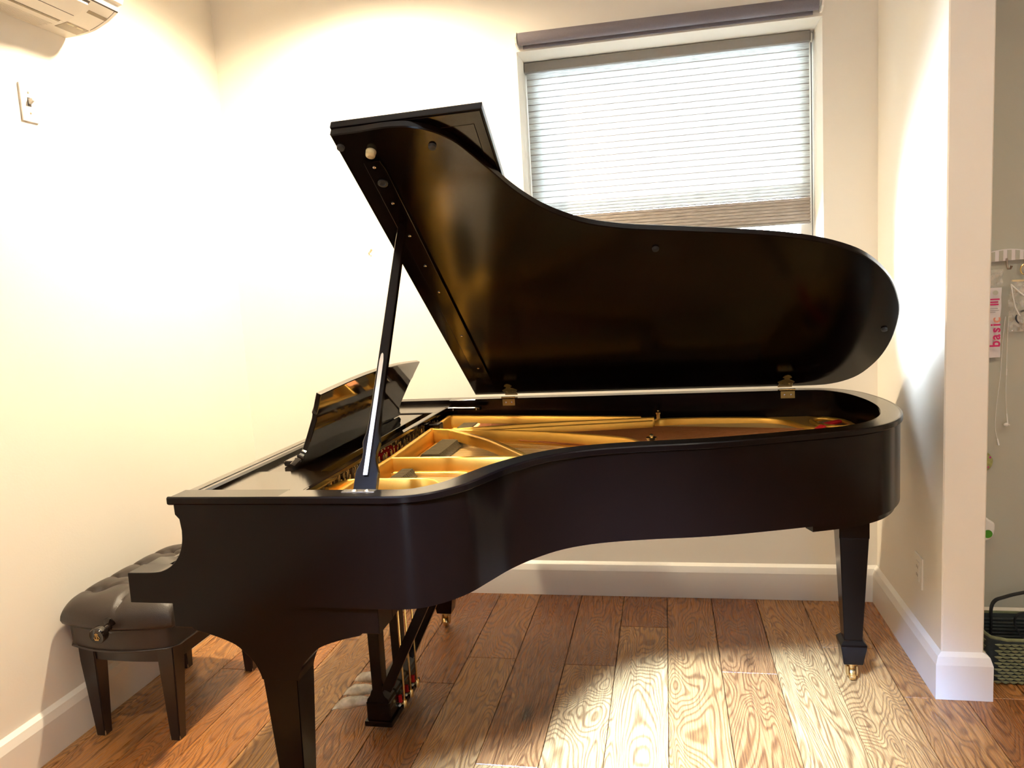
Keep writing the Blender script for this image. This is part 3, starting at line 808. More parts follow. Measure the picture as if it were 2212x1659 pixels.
# tuning pins (hundreds, too small to pick apart singly)
bm = bmesh.new()
y = 1.64
row = 0
while y < 2.92:
    for c in range(4):
        xx = -0.992 + 0.031 * c + 0.006 * math.sin(row * 1.7) + 0.05 * (1 if y > 2.4 else 0)
        lathe(bm, [(0.0034, 0), (0.0034, 0.024), (0.0026, 0.027)], (xx, y + 0.005 * (c % 2), 0.819), n=6)
        tube(bm, [(xx + 0.004, y + 0.005 * (c % 2) - 0.003, 0.826), (xx + 0.004, y + 0.005 * (c % 2) + 0.004, 0.829)], 0.0022, 5)
    y += 0.0155; row += 1
tag(obj('tuning_pin', bm, 'steel', P), kind='stuff')
obj('pin_cloth', newbox(-0.955, -0.905, 2.31, 2.45, 0.8205, 0.842, bev=0.004), 'red_felt', P)
obj('capo_bar', prism(bmesh.new(), [(-0.872, 0.82), (-0.872, 0.834), (-0.866, 0.838), (-0.850, 0.838), (-0.845, 0.834), (-0.845, 0.82)], 'y', 1.63, 2.90), 'gold', plate, smooth=30)
# strings
bm = bmesh.new()
def inner_hit(x0, y0, dx, dy, off):
    """distance from a point to the rim's inner face along a direction"""
    best = 9
    pts = [(p[0], p[1]) for p in OUT]
    for (ax, ay), (bx, by) in zip(pts[:-1], pts[1:]):
        ex, ey = bx - ax, by - ay
        det = dx * ey - dy * ex
        if abs(det) < 1e-9: continue
        t = ((ax - x0) * ey - (ay - y0) * ex) / det
        u = ((ax - x0) * dy - (ay - y0) * dx) / det
        if t > 0.01 and -1e-6 <= u <= 1 + 1e-6: best = min(best, t)
    return best
OUT = inner_outline(RT + 0.03, -0.80)
for i in range(66):
    y0 = 1.66 + i * 0.0142
    ang = R(-1.5 + 4.0 * i / 66)
    dx, dy = math.cos(ang), -math.sin(ang) * 1.2
    t = inner_hit(-0.79, y0, dx, dy, 0)
    if t > 3: continue
    t = min(t, 0.12 + 0.022 * i)
    tube(bm, [(-0.79, y0, 0.831), (-0.79 + dx * t, y0 + dy * t, 0.825)], 0.0007, 4, cap=False)
tag(obj('steel_string', bm, 'steel', P), kind='stuff')
bm = bmesh.new()
NB = 26
for i in range(NB):
    f = i / (NB - 1)
    y0 = 2.655 + 0.21 * f
    x1 = 0.20 + 0.30 * f
    y1 = 2.20 + 0.42 * f
    tube(bm, [(-0.78, y0, 0.838), (x1 - 0.06, y1 + 0.03, 0.834)], 0.0018, 6, cap=False)
    tube(bm, [(x1 - 0.06, y1 + 0.03, 0.834), (x1, y1 + 0.02, 0.822)], 0.0009, 4, cap=False)
tag(obj('bass_string', bm, 'copper', P), kind='stuff')
bm = bmesh.new()
rib(bm, sm([(0.10, 2.19), (0.22, 2.27), (0.34, 2.42), (0.44, 2.60)]), 0.812, 0.832, 0.028)
obj('bass_bridge', bm, 'dark_wood', P)
bm = bmesh.new()
rib(bm, sm([(-0.70, 1.74), (-0.60, 1.92), (-0.48, 2.10), (-0.30, 2.28), (-0.10, 2.42), (0.05, 2.50)]), 0.812, 0.8245, 0.030)
obj('long_bridge', bm, 'cream_felt', P)
# dampers: ribbed felt blocks over the strings
def dampers(y0, y1, x0, x1, z, nr, tilt=0.0):
    d = obj('damper_bank', prism(bmesh.new(), [(x0 + 0.008, z - 0.028), (x0, z - 0.016), (x0 + 0.014, z), (x1 - 0.014, z), (x1, z - 0.016), (x1 - 0.004, z - 0.028)], 'y', y0, y1, bev=0.002), 'felt', P, smooth=0)
    st = (y1 - y0) / nr
    for i in range(nr):
        obj('damper_head', prism(bmesh.new(), [(x0 + 0.002, z - 0.014), (x0 + 0.015, z + 0.0045), (x1 - 0.015, z + 0.0045), (x1 - 0.002, z - 0.014)], 'y', y0 + i * st + 0.0012, y0 + (i + 1) * st - 0.0022, bev=0.001), 'felt', d, smooth=0)
    obj('damper_felt', newbox(x1 - 0.012, x1 + 0.004, y0 + 0.004, y1 - 0.004, z - 0.042, z - 0.028), 'cream_felt', d, smooth=0)
dampers(2.005, 2.118, -0.790, -0.728, 0.836, 9)
dampers(2.300, 2.540, -0.790, -0.702, 0.838, 20)
dampers(2.755, 2.862, -0.796, -0.712, 0.838, 7)
obj('damper_rail', newbox(-0.742, -0.728, 2.16, 2.30, 0.800, 0.812, bev=0.001), 'label', P, smooth=0)

# lid ------------------------------------------------------------------
HY, HZ, TH = 3.005, 0.933, R(33)
le = Vector((0, -math.cos(TH), math.sin(TH)))         # up the lid
ln = Vector((0, math.sin(TH), math.cos(TH)))          # out of its upper face
def L(u, v, o=0.0): return Vector((u, HY, HZ)) + le * v + ln * o
lid_far = [(-0.692, 1.4745), (-0.640, 1.4790), (-0.600, 1.4785), (-0.566, 1.473), (-0.533, 1.460), (-0.500, 1.438), (-0.467, 1.402), (-0.435, 1.347), (-0.401, 1.283), (-0.380, 1.243), (-0.350, 1.196), (-0.309, 1.145),
           (-0.256, 1.099), (-0.194, 1.061), (-0.104, 1.030), (-0.010, 1.011), (0.110, 0.989), (0.222, 0.967), (0.333, 0.940), (0.428, 0.905), (0.508, 0.860), (0.559, 0.817),
           (0.608, 0.757), (0.653, 0.683), (0.686, 0.603), (0.710, 0.525), (0.724, 0.433), (0.731, 0.324), (0.726, 0.222), (0.709, 0.140), (0.680, 0.066), (0.635, 0.018), (0.575, -0.008), (0.500, -0.012)]
lo_ = [(-0.767, -0.008), (-0.767, 1.4715)] + [(p.x, p.y) for p in smooth_path(lid_far, 3)] + [(0.40, -0.010)]
def plate3(pts, o0, o1, bev, seg=2):
    bm = bmesh.new()
    a = [bm.verts.new(L(u, v, o0)) for u, v in pts]; b = [bm.verts.new(L(u, v, o1)) for u, v in pts]
    m = len(pts)
    c = [bm.faces.new(a), bm.faces.new(b[::-1])]
    for i in range(m): bm.faces.new((a[i], a[(i + 1) % m], b[(i + 1) % m], b[i]))
    bmesh.ops.recalc_face_normals(bm, faces=bm.faces)
    if bev: bmesh.ops.bevel(bm, geom=list({e for f in c for e in f.edges}), offset=bev, segments=seg, profile=0.7, affect='EDGES')
    return bm
lid = obj('lid', plate3(lo_, 0.0, 0.020, 0.0025, 1), 'lacquer', P, smooth=25)
flap = [(-0.770, 0.0), (-0.770, 1.474), (-0.394, 1.486), (-0.388, 0.0)]
fo = obj('lid_flap', plate3(flap, 0.022, 0.042, 0.003), 'lacquer', P, smooth=0)
bm = bmesh.new()                                          # raised border on the folded flap
merge(bm, plate3([(-0.7645, 1.430), (-0.7645, 1.4705), (-0.3985, 1.4815), (-0.3930, 0.004), (-0.4190, 0.004), (-0.4235, 1.4410)], 0.0205, 0.0225, 0.0018, 1))
obj('flap_border', bm, 'lacquer', fo, smooth=0)
# batten with screws, prop cup and buffers under the lid
batten = [(-0.722, 0.20), (-0.716, 1.378), (-0.672, 1.380), (-0.667, 1.350), (-0.667, 0.045), (-0.690, 0.10)]
bt = obj('prop_batten', plate3([(-0.7205, 0.19), (-0.716, 1.380), (-0.672, 1.382), (-0.667, 1.352), (-0.667, 0.045)], -0.010, 0.0, 0.002), 'lacquer', lid, smooth=0)
def disc(bm, u, v, r, o0, o1, n=12):
    return lathe(bm, [(r, 0), (r, abs(o1 - o0) * 0.7), (r * 0.6, abs(o1 - o0))], L(u, v, o0), -ln, n)
for v in (1.363, 1.223, 1.080, 0.931, 0.785, 0.50, 0.25):
    obj('screw', disc(bmesh.new(), -0.693, v, 0.0042, -0.0100, -0.0125, 10), 'steel', bt)
bm = bmesh.new(); lathe(bm, [(0.013, 0), (0.013, 0.004), (0.008, 0.0045), (0.006, 0.001)], L(-0.692, 1.304, -0.010), -ln, 18)
obj('prop_socket', bm, 'rubber', bt)
bm = bmesh.new(); lathe(bm, [(0.013, 0), (0.0115, 0.014), (0.006, 0.018)], L(-0.687, 1.407, 0.0), -ln, 16)
obj('rubber_buffer', bm, 'buffer', lid)
for u, v in ((-0.532, 1.406), (-0.755, 1.432), (0.691, 0.406), (-0.02, 0.93)):
    bm = bmesh.new(); lathe(bm, [(0.010, 0), (0.009, 0.007), (0.005, 0.009)], L(u, v, 0.0), -ln, 14)
    obj('rubber_buffer', bm, 'rubber', lid)
# hinges: shield-shaped leaf on the lid, plain leaf with two screws inside the rim
for k, u in enumerate((-0.617, 0.434)):
    h = [(-0.026, 0.0), (-0.024, 0.030), (-0.030, 0.041), (-0.020, 0.052), (-0.009, 0.062), (-0.008, 0.072), (-0.016, 0.080), (-0.010, 0.092), (0.0, 0.098)]
    hp = [(u + a, b - 0.012) for a, b in h] + [(u - a, b - 0.012) for a, b in h[-2::-1]]
    hg = obj('hinge', plate3(hp, -0.003, 0.0, 0.001, 1), 'hinge_brass', lid, smooth=0)
    for s in (-0.012, 0.012):
        obj('screw', disc(bmesh.new(), u + s, 0.020, 0.0036, -0.003, -0.0045, 10), 'brass', hg)
    bm = bmesh.new()
    for s in range(5):
        x = u - 0.028 + s * 0.0112
        lathe(bm, [(0.0034, 0), (0.0034, 0.0106)], (x, FY - RT - 0.002, ZT + 0.004), (1, 0, 0), 10)
    obj('knuckle', bm, 'brass', hg)
    bm = newbox(u - 0.0245, u + 0.0255, FY - RT - 0.0025, FY - RT, ZT - 0.0285, ZT - 0.002, bev=0.0008)
    lf = obj('hinge_leaf', bm, 'hinge_brass', P, smooth=0)
    for s in (-0.011, 0.012):
        bm = bmesh.new(); lathe(bm, [(0.0042, 0), (0.0034, 0.0014), (0.001, 0.002)], (u + s, FY - RT - 0.0024, ZT - 0.016), (0, -1, 0), 10)
        obj('screw', bm, 'steel', lf)
# small lid lock bar on the bass side
bm = bmesh.new()
box(bm, -0.846, -0.716, 2.868, 2.900, 0.8875, 0.9005, bev=0.001)
lk = obj('lock_bar', bm, 'lacquer', P, smooth=0)
bm = bmesh.new(); tube(bm, [(-0.842, 2.866, 0.901), (-0.718, 2.866, 0.898)], 0.0016, 6)
for x in (-0.824, -0.730): tube(bm, [(x, 2.866, 0.8995), (x, 2.866, 0.890)], 0.0026, 6)
obj('lock_pin', bm, 'steel', lk)

# lid prop: wide scrolled foot, long square bar, short prop folded on it
pb, pt = Vector((-0.6815, 1.602, 0.902)), Vector((-0.6945, 2.052, 1.552))
ax = (pt - pb); plen = ax.length; ax.normalize()
px = Vector((1, 0, 0)); px = (px - ax * px.dot(ax)).normalized(); pn = px.cross(ax); pn = -pn if pn.y > 0 else pn
sil = [(0.0275, 0.0), (0.0275, 0.052), (0.0262, 0.060), (0.0205, 0.075), (0.0168, 0.090), (0.0163, 0.105), (0.0190, 0.118), (0.0210, 0.130), (0.0190, 0.140), (0.0152, 0.155), (0.0135, 0.180), (0.0128, 0.23), (0.0120, plen - 0.075), (0.0105, plen - 0.02), (0.0085, plen)]
outl2 = [(-a, b) for a, b in sil] + [(a, b) for a, b in sil[::-1]]
bm = bmesh.new()
f0 = [bm.verts.new(pb + px * a + ax * b + pn * 0.008) for a, b in outl2]; f1 = [bm.verts.new(pb + px * a + ax * b - pn * 0.008) for a, b in outl2]
m = len(outl2); cc = [bm.faces.new(f0), bm.faces.new(f1[::-1])]
for i in range(m): bm.faces.new((f0[i], f0[(i + 1) % m], f1[(i + 1) % m], f1[i]))
bmesh.ops.recalc_face_normals(bm, faces=bm.faces)
bmesh.ops.bevel(bm, geom=list({e for f in cc for e in f.edges}), offset=0.0015, segments=1, affect='EDGES')
prop = obj('lid_prop', bm, 'lacquer', P, smooth=18)
bm = bmesh.new()
q = [(-0.0052, 0.045), (0.0052, 0.045), (0.0052, 0.345), (0.003, 0.362), (0.0, 0.366), (-0.003, 0.362), (-0.0052, 0.345)]
f0 = [bm.verts.new(pb + px * a + ax * b + pn * 0.008) for a, b in q]; f1 = [bm.verts.new(pb + px * a + ax * b + pn * 0.0145) for a, b in q]
m = len(q); bm.faces.new(f0); bm.faces.new(f1[::-1])
for i in range(m): bm.faces.new((f0[i], f0[(i + 1) % m], f1[(i + 1) % m], f1[i]))
sp = obj('short_prop', bm, 'steel', prop, smooth=0)
tag(sp, 'pale slim short prop folded on the long one')
for b_ in (0.056, 0.062, 0.10, 0.118):
    bm = bmesh.new(); lathe(bm, [(0.0018, 0), (0.0014, 0.001)], pb + ax * b_ + pn * 0.0145, pn, 8)
    obj('rivet', bm, 'brass', sp)
bm = bmesh.new()
box(bm, -0.722, -0.644, NY + 0.030, NY + 0.052, ZT - 0.0002, ZT + 0.0015, bev=0.0005)
lathe(bm, [(0.007, 0), (0.006, 0.002), (0.003, 0.003)], (-0.694, NY + 0.040, ZT + 0.0014), (0, 0, 1), 14)
lathe(bm, [(0.006, 0), (0.005, 0.002), (0.003, 0.003)], (-0.664, NY + 0.040, ZT + 0.0014), (0, 0, 1), 14)
obj('prop_hinge', bm, 'steel', prop)

# legs -----------------------------------------------------------------
def leg(cx, cy, ztop):
    bm = bmesh.new()
    prof = ([(ztop, 0.0455), (0.50, 0.0455)] if ztop > 0.5 else []) + [(min(ztop, 0.495), 0.0440), (0.150, 0.0282), (0.146, 0.0295), (0.136, 0.0390), (0.130, 0.0405), (0.068, 0.0305), (0.064, 0.0285)]
    rings = []
    for z, h in prof:
        rings.append([bm.verts.new((cx + sx * h, cy + sy * h, z)) for sx, sy in ((-1, -1), (1, -1), (1, 1), (-1, 1))])
    for a, b in zip(rings[:-1], rings[1:]):
        for k in range(4): bm.faces.new((a[k], a[(k + 1) % 4], b[(k + 1) % 4], b[k]))
    bm.faces.new(rings[0]); bm.faces.new(rings[-1][::-1])
    bmesh.ops.recalc_face_normals(bm, faces=bm.faces)
    vert = [e for e in bm.edges if abs(e.verts[0].co.z - e.verts[1].co.z) > 0.02]
    bmesh.ops.bevel(bm, geom=vert, offset=0.0022, segments=2, affect='EDGES')
    l = obj('leg', bm, 'lacquer', P, smooth=20)
    bm = bmesh.new()
    lathe(bm, [(0.020, 0), (0.020, -0.008), (0.012, -0.012), (0.012, -0.02)], (cx, cy, 0.0645), (0, 0, 1), 18)
    for s in (-1, 1):
        prism(bm, [(cy - 0.012, 0.050), (cy - 0.016, 0.030), (cy - 0.010, 0.016), (cy + 0.006, 0.016), (cy + 0.014, 0.050)], 'x', cx + s * 0.0145 - 0.002, cx + s * 0.0145 + 0.002)
    cst = obj('caster', bm, 'old_brass', l)
    bm = bmesh.new(); lathe(bm, [(0.014, -0.0095), (0.0215, -0.008), (0.0225, -0.004), (0.0225, 0.004), (0.0215, 0.008), (0.014, 0.0095)], (cx, cy - 0.003, 0.0228), (1, 0, 0), 22)
    obj('caster_wheel', bm, 'brass', l)
    return l
# keyboard-end legs hang from a bracketed leg plate
def leg_plate(y0, y1):
    c = -0.906
    curve = [(0.0455, 0.475), (0.050, 0.492), (0.063, 0.518), (0.083, 0.539), (0.105, 0.558), (0.138, 0.572), (0.174, 0.583), (0.206, 0.591), (0.214, 0.597)]
    cs = [(p.x, p.y) for p in smooth_path(curve, 3)]
    pts = [(-0.650, 0.6615), (-0.650, 0.597)] + [(c + a, z) for a, z in cs[::-1]] + [(c - a, z) for a, z in cs] + [(-1.165, 0.597), (-1.165, 0.6615)]
    return prism(bmesh.new(), pts, 'y', y0, y1, bev=0.002, seg=1)
obj('leg_plate', leg_plate(1.548, 1.633), 'lacquer', P, smooth=16)
obj('leg_plate', newbox(-1.165, -0.650, 1.633, 1.86, 0.597, 0.6615, bev=0.002), 'lacquer', P, smooth=0)
obj('leg_plate', leg_plate(2.832, 2.916), 'lacquer', P, smooth=16)
obj('leg_plate', newbox(-1.165, -0.650, 2.62, 2.832, 0.597, 0.6615, bev=0.002), 'lacquer', P, smooth=0)
leg(-0.906, 1.5935, 0.485)
leg(-0.912, 2.874, 0.485)
leg(0.570, 2.575, 0.655)
obj('leg_block', newbox(0.505, 0.640, 2.48, 2.68, 0.6300, 0.6625, bev=0.003), 'lacquer', P, smooth=0)
bm = bmesh.new()
for x0, x1, ya, yb in ((-0.33, -0.25, 1.99, 2.95), (0.12, 0.20, 2.10, 2.95)):
    box(bm, x0, x1, ya, yb, 0.665, 0.735, bev=0.004)
obj('underside_beam', bm, 'dark_wood', P, smooth=0)
bb = obj('trapwork_beam', prism(bmesh.new(), [(2.10, 0.628), (2.12, 0.622), (2.9, 0.622), (2.94, 0.630), (2.94, 0.664), (2.10, 0.664)], 'x', -0.455, -0.385, bev=0.012), 'dark_wood', P, smooth=30)
obj('underside_board', prism(bmesh.new(), inner_outline(RT - 0.004, -0.80), 'z', 0.742, 0.750), 'dark_wood', P, smooth=0)

# pedal lyre -----------------------------------------------------------
lyre = obj('pedal_lyre', newbox(-0.945, -0.868, 2.098, 2.368, 0.046, 0.108, bev=0.004), 'lacquer', P, smooth=0)
obj('plinth', newbox(-0.952, -0.862, 2.092, 2.374, 0.030, 0.048, bev=0.005, seg=2), 'lacquer', lyre)
obj('collar', prism(bmesh.new(), [(-0.942, 0.106), (-0.940, 0.116), (-0.930, 0.128), (-0.926, 0.142), (-0.888, 0.142), (-0.883, 0.128), (-0.872, 0.116), (-0.870, 0.106)], 'y', 2.100, 2.366, bev=0.003), 'lacquer', lyre, smooth=30)
for y in (2.100, 2.282):
    obj('lyre_post', prism(bmesh.new(), [(-0.926, 0.65), (-0.921, 0.138), (-0.889, 0.138), (-0.884, 0.65)], 'y', y, y + 0.044, bev=0.002), 'lacquer', lyre, smooth=0)
obj('lyre_head', newbox(-0.935, -0.872, 2.08, 2.36, 0.630, 0.652, bev=0.003), 'lacquer', lyre, smooth=0)
bm = bmesh.new()
for a, b in (((-0.874, 2.105, 0.150), (-0.632, 2.20, 0.652)), ((-0.874, 2.325, 0.150), (-0.632, 2.40, 0.652))):
    a, b = Vector(a), Vector(b); d = (b - a).normalized(); sd = Vector((0, 1, 0)); sd = (sd - d * sd.dot(d)).normalized(); up = d.cross(sd)
    t = bmesh.new()
    v = [[t.verts.new(p + sd * s * 0.012 + up * u_ * 0.015) for s, u_ in ((-1, -1), (1, -1), (1, 1), (-1, 1))] for p in (a, b)]
    for k in range(4): t.faces.new((v[0][k], v[0][(k + 1) % 4], v[1][(k + 1) % 4], v[1][k]))
    t.faces.new(v[0]); t.faces.new(v[1][::-1])
    bmesh.ops.recalc_face_normals(t, faces=t.faces)
    o = obj('lyre_brace', t, 'lacquer', lyre, smooth=0)
bm.free()
for z in (0.082, 0.100):
    obj('trim_line', newbox(-0.8688, -0.8668, 2.106, 2.360, z, z + 0.004, bev=0.0008), 'lacquer', lyre, smooth=0)
for k, y in enumerate((2.188, 2.250, 2.314)):
    bm = bmesh.new(); tube(bm, [(-0.853, y, 0.066), (-0.853, y, 0.655)], 0.0034, 10)
    obj('pedal_rod', bm, 'brass', lyre)
    bm = bmesh.new()
    tube(bm, [(-0.872, y, 0.056), (-0.850, y, 0.056)], 0.006, 8)
    lathe(bm, [(0.0085, 0), (0.0085, 0.020), (0.0065, 0.024)], (-0.853, y, 0.046), (0, 0, 1), 14)
    obj('rod_guide', bm, 'brass', lyre)
    obj('felt_bush', newbox(-0.8675, -0.8575, y - 0.014, y - 0.005, 0.066, 0.090, bev=0.001), 'red_felt', lyre, smooth=0)
    obj('guide_pin', newbox(-0.868, -0.860, y - 0.020, y - 0.008, 0.055, 0.062, bev=0.002), 'plastic', lyre, smooth=0)
    # brass pedal
    fan = (-0.022, 0.0, 0.026)[k]
    bm = bmesh.new()
    pl = [(-0.945, 0.0075, 0.064, 0.007), (-0.985, 0.008, 0.063, 0.007), (-1.015, 0.011, 0.061, 0.007), (-1.038, 0.011, 0.056, 0.006), (-1.046, 0.009, 0.053, 0.004), (-1.050, 0.004, 0.052, 0.003)]
    rings = []
    for x, hw, z, th in pl:
        rings.append([bm.verts.new((x, y + fan * (-0.94 - x) / 0.12 + s * hw, z + t_)) for s, t_ in ((-1, 0), (-0.6, th * 0.6), (0.6, th * 0.6), (1, 0), (0.6, -th * 0.6), (-0.6, -th * 0.6))])
    for a, b in zip(rings[:-1], rings[1:]):
        for j in range(6): bm.faces.new((a[j], a[(j + 1) % 6], b[(j + 1) % 6], b[j]))
    bm.faces.new(rings[0]); bm.faces.new(rings[-1][::-1])
    obj('pedal', bm, 'brass', lyre, smooth=60)
    # plastic wrap tied round the pedal: a thing of its own
    bm = bmesh.new()
    rings = []
    N_ = 18
    for i in range(10):
        f = i / 9
        x = -0.972 - 0.108 * f
        wd_ = 0.015 + 0.008 * math.sin(min(1, f * 1.6) * math.pi * 0.5) + (0.004 * (f - .75) * 4 if f > .75 else 0)
        th = (0.011 + 0.006 * math.sin(f * math.pi)) * (1 if f < 0.8 else max(0.15, 1 - (f - 0.8) * 5))
        zc = 0.064 - 0.012 * f ** 2
        if i == 0: wd_, th = 0.014, 0.011
        ring = []
        for j in range(N_):
            a = 2 * math.pi * j / N_
            rr = 1 + 0.20 * pnoise(Vector((i * 0.55 + k * 9, math.cos(a) * 1.7, math.sin(a) * 1.7)))
            ring.append(bm.verts.new((x + 0.004 * pnoise(Vector((i, j * .6, k))), y + fan * (-0.94 - x) / 0.12 + wd_ * rr * math.cos(a), zc + th * rr * math.sin(a))))
        rings.append(ring)
    for a, b in zip(rings[:-1], rings[1:]):
        for j in range(N_): bm.faces.new((a[j], a[(j + 1) % N_], b[(j + 1) % N_], b[j]))
    bm.faces.new(rings[-1])
    lab = ['crumpled plastic wrap on the brass pedal nearest the front leg of the piano',
           'crumpled plastic wrap on the middle one of the three piano pedals',
           'crumpled plastic wrap with a raised corner on the pedal farthest from the front leg'][k]
    o = obj('pedal_wrap', bm, 'wrap', None, smooth=50, loc=(-1.02, y, 0.05), recalc=True)
    tag(o, lab, 'plastic wrap', 'plastic wraps on the pedals')

# ------------------------------------------------------------------ piano bench
B = thing('piano_bench', 'black tufted leather piano bench with a round side knob against the left wall', 'piano bench', (-1.69, 2.22, 0))
BX0, BX1, BY0, BY1 = -1.876, -1.502, 1.985, 2.495
BCX, BCY = (BX0 + BX1) / 2, (BY0 + BY1) / 2
def seat_outline(grow, bow, n=14):
    """rectangle with bowed short ends, counter-clockwise"""
    x0, x1, y0, y1 = BX0 - grow, BX1 + grow, BY0 - grow, BY1 + grow
    r = 0.022
    pts = []
    for i in range(n + 1):
        f = i / n
        pts.append((x0 + r + (x1 - x0 - 2 * r) * f, y0 - bow * math.sin(math.pi * (0.06 + 0.88 * f))))
    pts += [(x1, y0 + r), (x1 + 0.004, BCY), (x1, y1 - r)]
    for i in range(n + 1):
        f = i / n
        pts.append((x1 - r - (x1 - x0 - 2 * r) * f, y1 + bow * math.sin(math.pi * (0.06 + 0.88 * f))))
    pts += [(x0, y1 - r), (x0, BCY), (x0, y0 + r)]
    return pts
def loft(bm, layers, cap0=True, cap1=True):
    rings = [[bm.verts.new((x, y, z)) for x, y in pts] for pts, z in layers]
    m = len(rings[0])
    for a, b in zip(rings[:-1], rings[1:]):
        for k in range(m): bm.faces.new((a[k], a[(k + 1) % m], b[(k + 1) % m], b[k]))
    if cap0: bm.faces.new(rings[0][::-1])
    if cap1: bm.faces.new(rings[-1])
    return bm
bm = bmesh.new()
loft(bm, [(seat_outline(-0.004, 0.036), 0.318), (seat_outline(0.0, 0.040), 0.322), (seat_outline(0.001, 0.042), 0.384)])
obj('seat_box', bm, 'leather', B, smooth=40)
bm = bmesh.new()
for z, g in ((0.387, 0.003), (0.319, 0.001)):
    o_ = seat_outline(g, 0.043)
    tube(bm, [(x, y, z) for x, y in o_ + o_[:1]], 0.0032, 6, cap=False)
obj('piping', bm, 'leather', B)
# tufted cushion
tufts = []
for i in range(5):
    tufts.append((BX0 + 0.075, BY0 + 0.075 + 0.115 * i)); tufts.append((BX1 - 0.075, BY0 + 0.075 + 0.115 * i))
for i in range(4):
    tufts.append((BCX, BY0 + 0.0175 + 0.115 * (i + 1)))
tufts = [t for t in tufts if BY0 + 0.05 < t[1] < BY1 - 0.03]
creases = []
for a in range(len(tufts)):
    for b in range(a + 1, len(tufts)):
        d = math.dist(tufts[a], tufts[b])
        if 0.09 < d < 0.150 and abs(tufts[a][0] - tufts[b][0]) > 0.05: creases.append((tufts[a], tufts[b]))
for t in tufts:
    if t[0] < BCX - 0.05: creases.append((t, (BX0 - 0.01, t[1])))
    if t[0] > BCX + 0.05: creases.append((t, (BX1 + 0.01, t[1])))
creases.append(((BCX, BY0 + 0.1325), (BCX + 0.03, BY0 - 0.06)))
creases.append(((BCX, BY0 + 0.1325 + 0.23 + 0.115), (BCX, BY1 + 0.06)))
def seg_d(p, a, b):
    ax_, ay_ = a; bx_, by_ = b; dx, dy = bx_ - ax_, by_ - ay_
    t = max(0, min(1, ((p[0] - ax_) * dx + (p[1] - ay_) * dy) / (dx * dx + dy * dy)))
    return math.hypot(p[0] - ax_ - t * dx, p[1] - ay_ - t * dy)
NX, NYY = 84, 116
bm = bmesh.new(); grid = []
for j in range(NYY + 1):
    rw = []
    for i in range(NX + 1):
        u, v = -1 + 2 * i / NX, -1 + 2 * j / NYY
        # spread towards the rim, round the plan's corners
        su, sv = math.sin(u * math.pi / 2), math.sin(v * math.pi / 2)
        hx, hy = (BX1 - BX0) / 2 + 0.012, (BY1 - BY0) / 2 + 0.012
        bow = 0.038 * (1 - su * su)
        x = BCX + su * hx * (1 - 0.02 * sv ** 8)
        y = BCY + sv * (hy + bow * abs(sv) ** 3)
        edge = (1 - abs(su) ** 5) * (1 - abs(sv) ** 7)
        z = 0.412 + 0.076 * max(0.0, edge) ** 0.42
        fade = min(1, max(0, edge) * 2.5)
        for tx, ty in tufts:
            q = math.hypot(x - tx, y - ty)
            z -= fade * (0.020 * math.exp(-(q / 0.018) ** 2) + 0.016 * math.exp(-(q / 0.050) ** 2))
        dmin = min(seg_d((x, y), a, b) for a, b in creases)
        z -= (0.08 + 0.92 * fade) * 0.012 * math.exp(-(dmin / 0.008) ** 2)
        rw.append(bm.verts.new((x, y, z)))
    grid.append(rw)
for j in range(NYY):
    for i in range(NX):
        bm.faces.new((grid[j][i], grid[j][i + 1], grid[j + 1][i + 1], grid[j + 1][i]))
loop = [grid[0][i] for i in range(NX + 1)] + [grid[j][NX] for j in range(1, NYY + 1)] + [grid[NYY][i] for i in range(NX - 1, -1, -1)] + [grid[j][0] for j in range(NYY - 1, 0, -1)]
low = []
prev = loop
for (z, sc) in ((0.400, 1.006), (0.389, 0.992)):
    ring = [bm.verts.new((BCX + (v.co.x - BCX) * sc, BCY + (v.co.y - BCY) * sc, z)) for v in loop]
    m = len(loop)
    for k in range(m): bm.faces.new((prev[(k + 1) % m], prev[k], ring[k], ring[(k + 1) % m]))
    prev = ring
bm.faces.new(prev[::-1])
cush = obj('cushion', bm, 'leather', B, smooth=70)
for tx, ty in tufts:
    bm = bmesh.new(); lathe(bm, [(0.0075, 0), (0.0070, 0.003), (0.004, 0.0052), (0.001, 0.006)], (tx, ty, 0.4510), n=12)
    obj('tuft_button', bm, 'leather', cush, smooth=60)
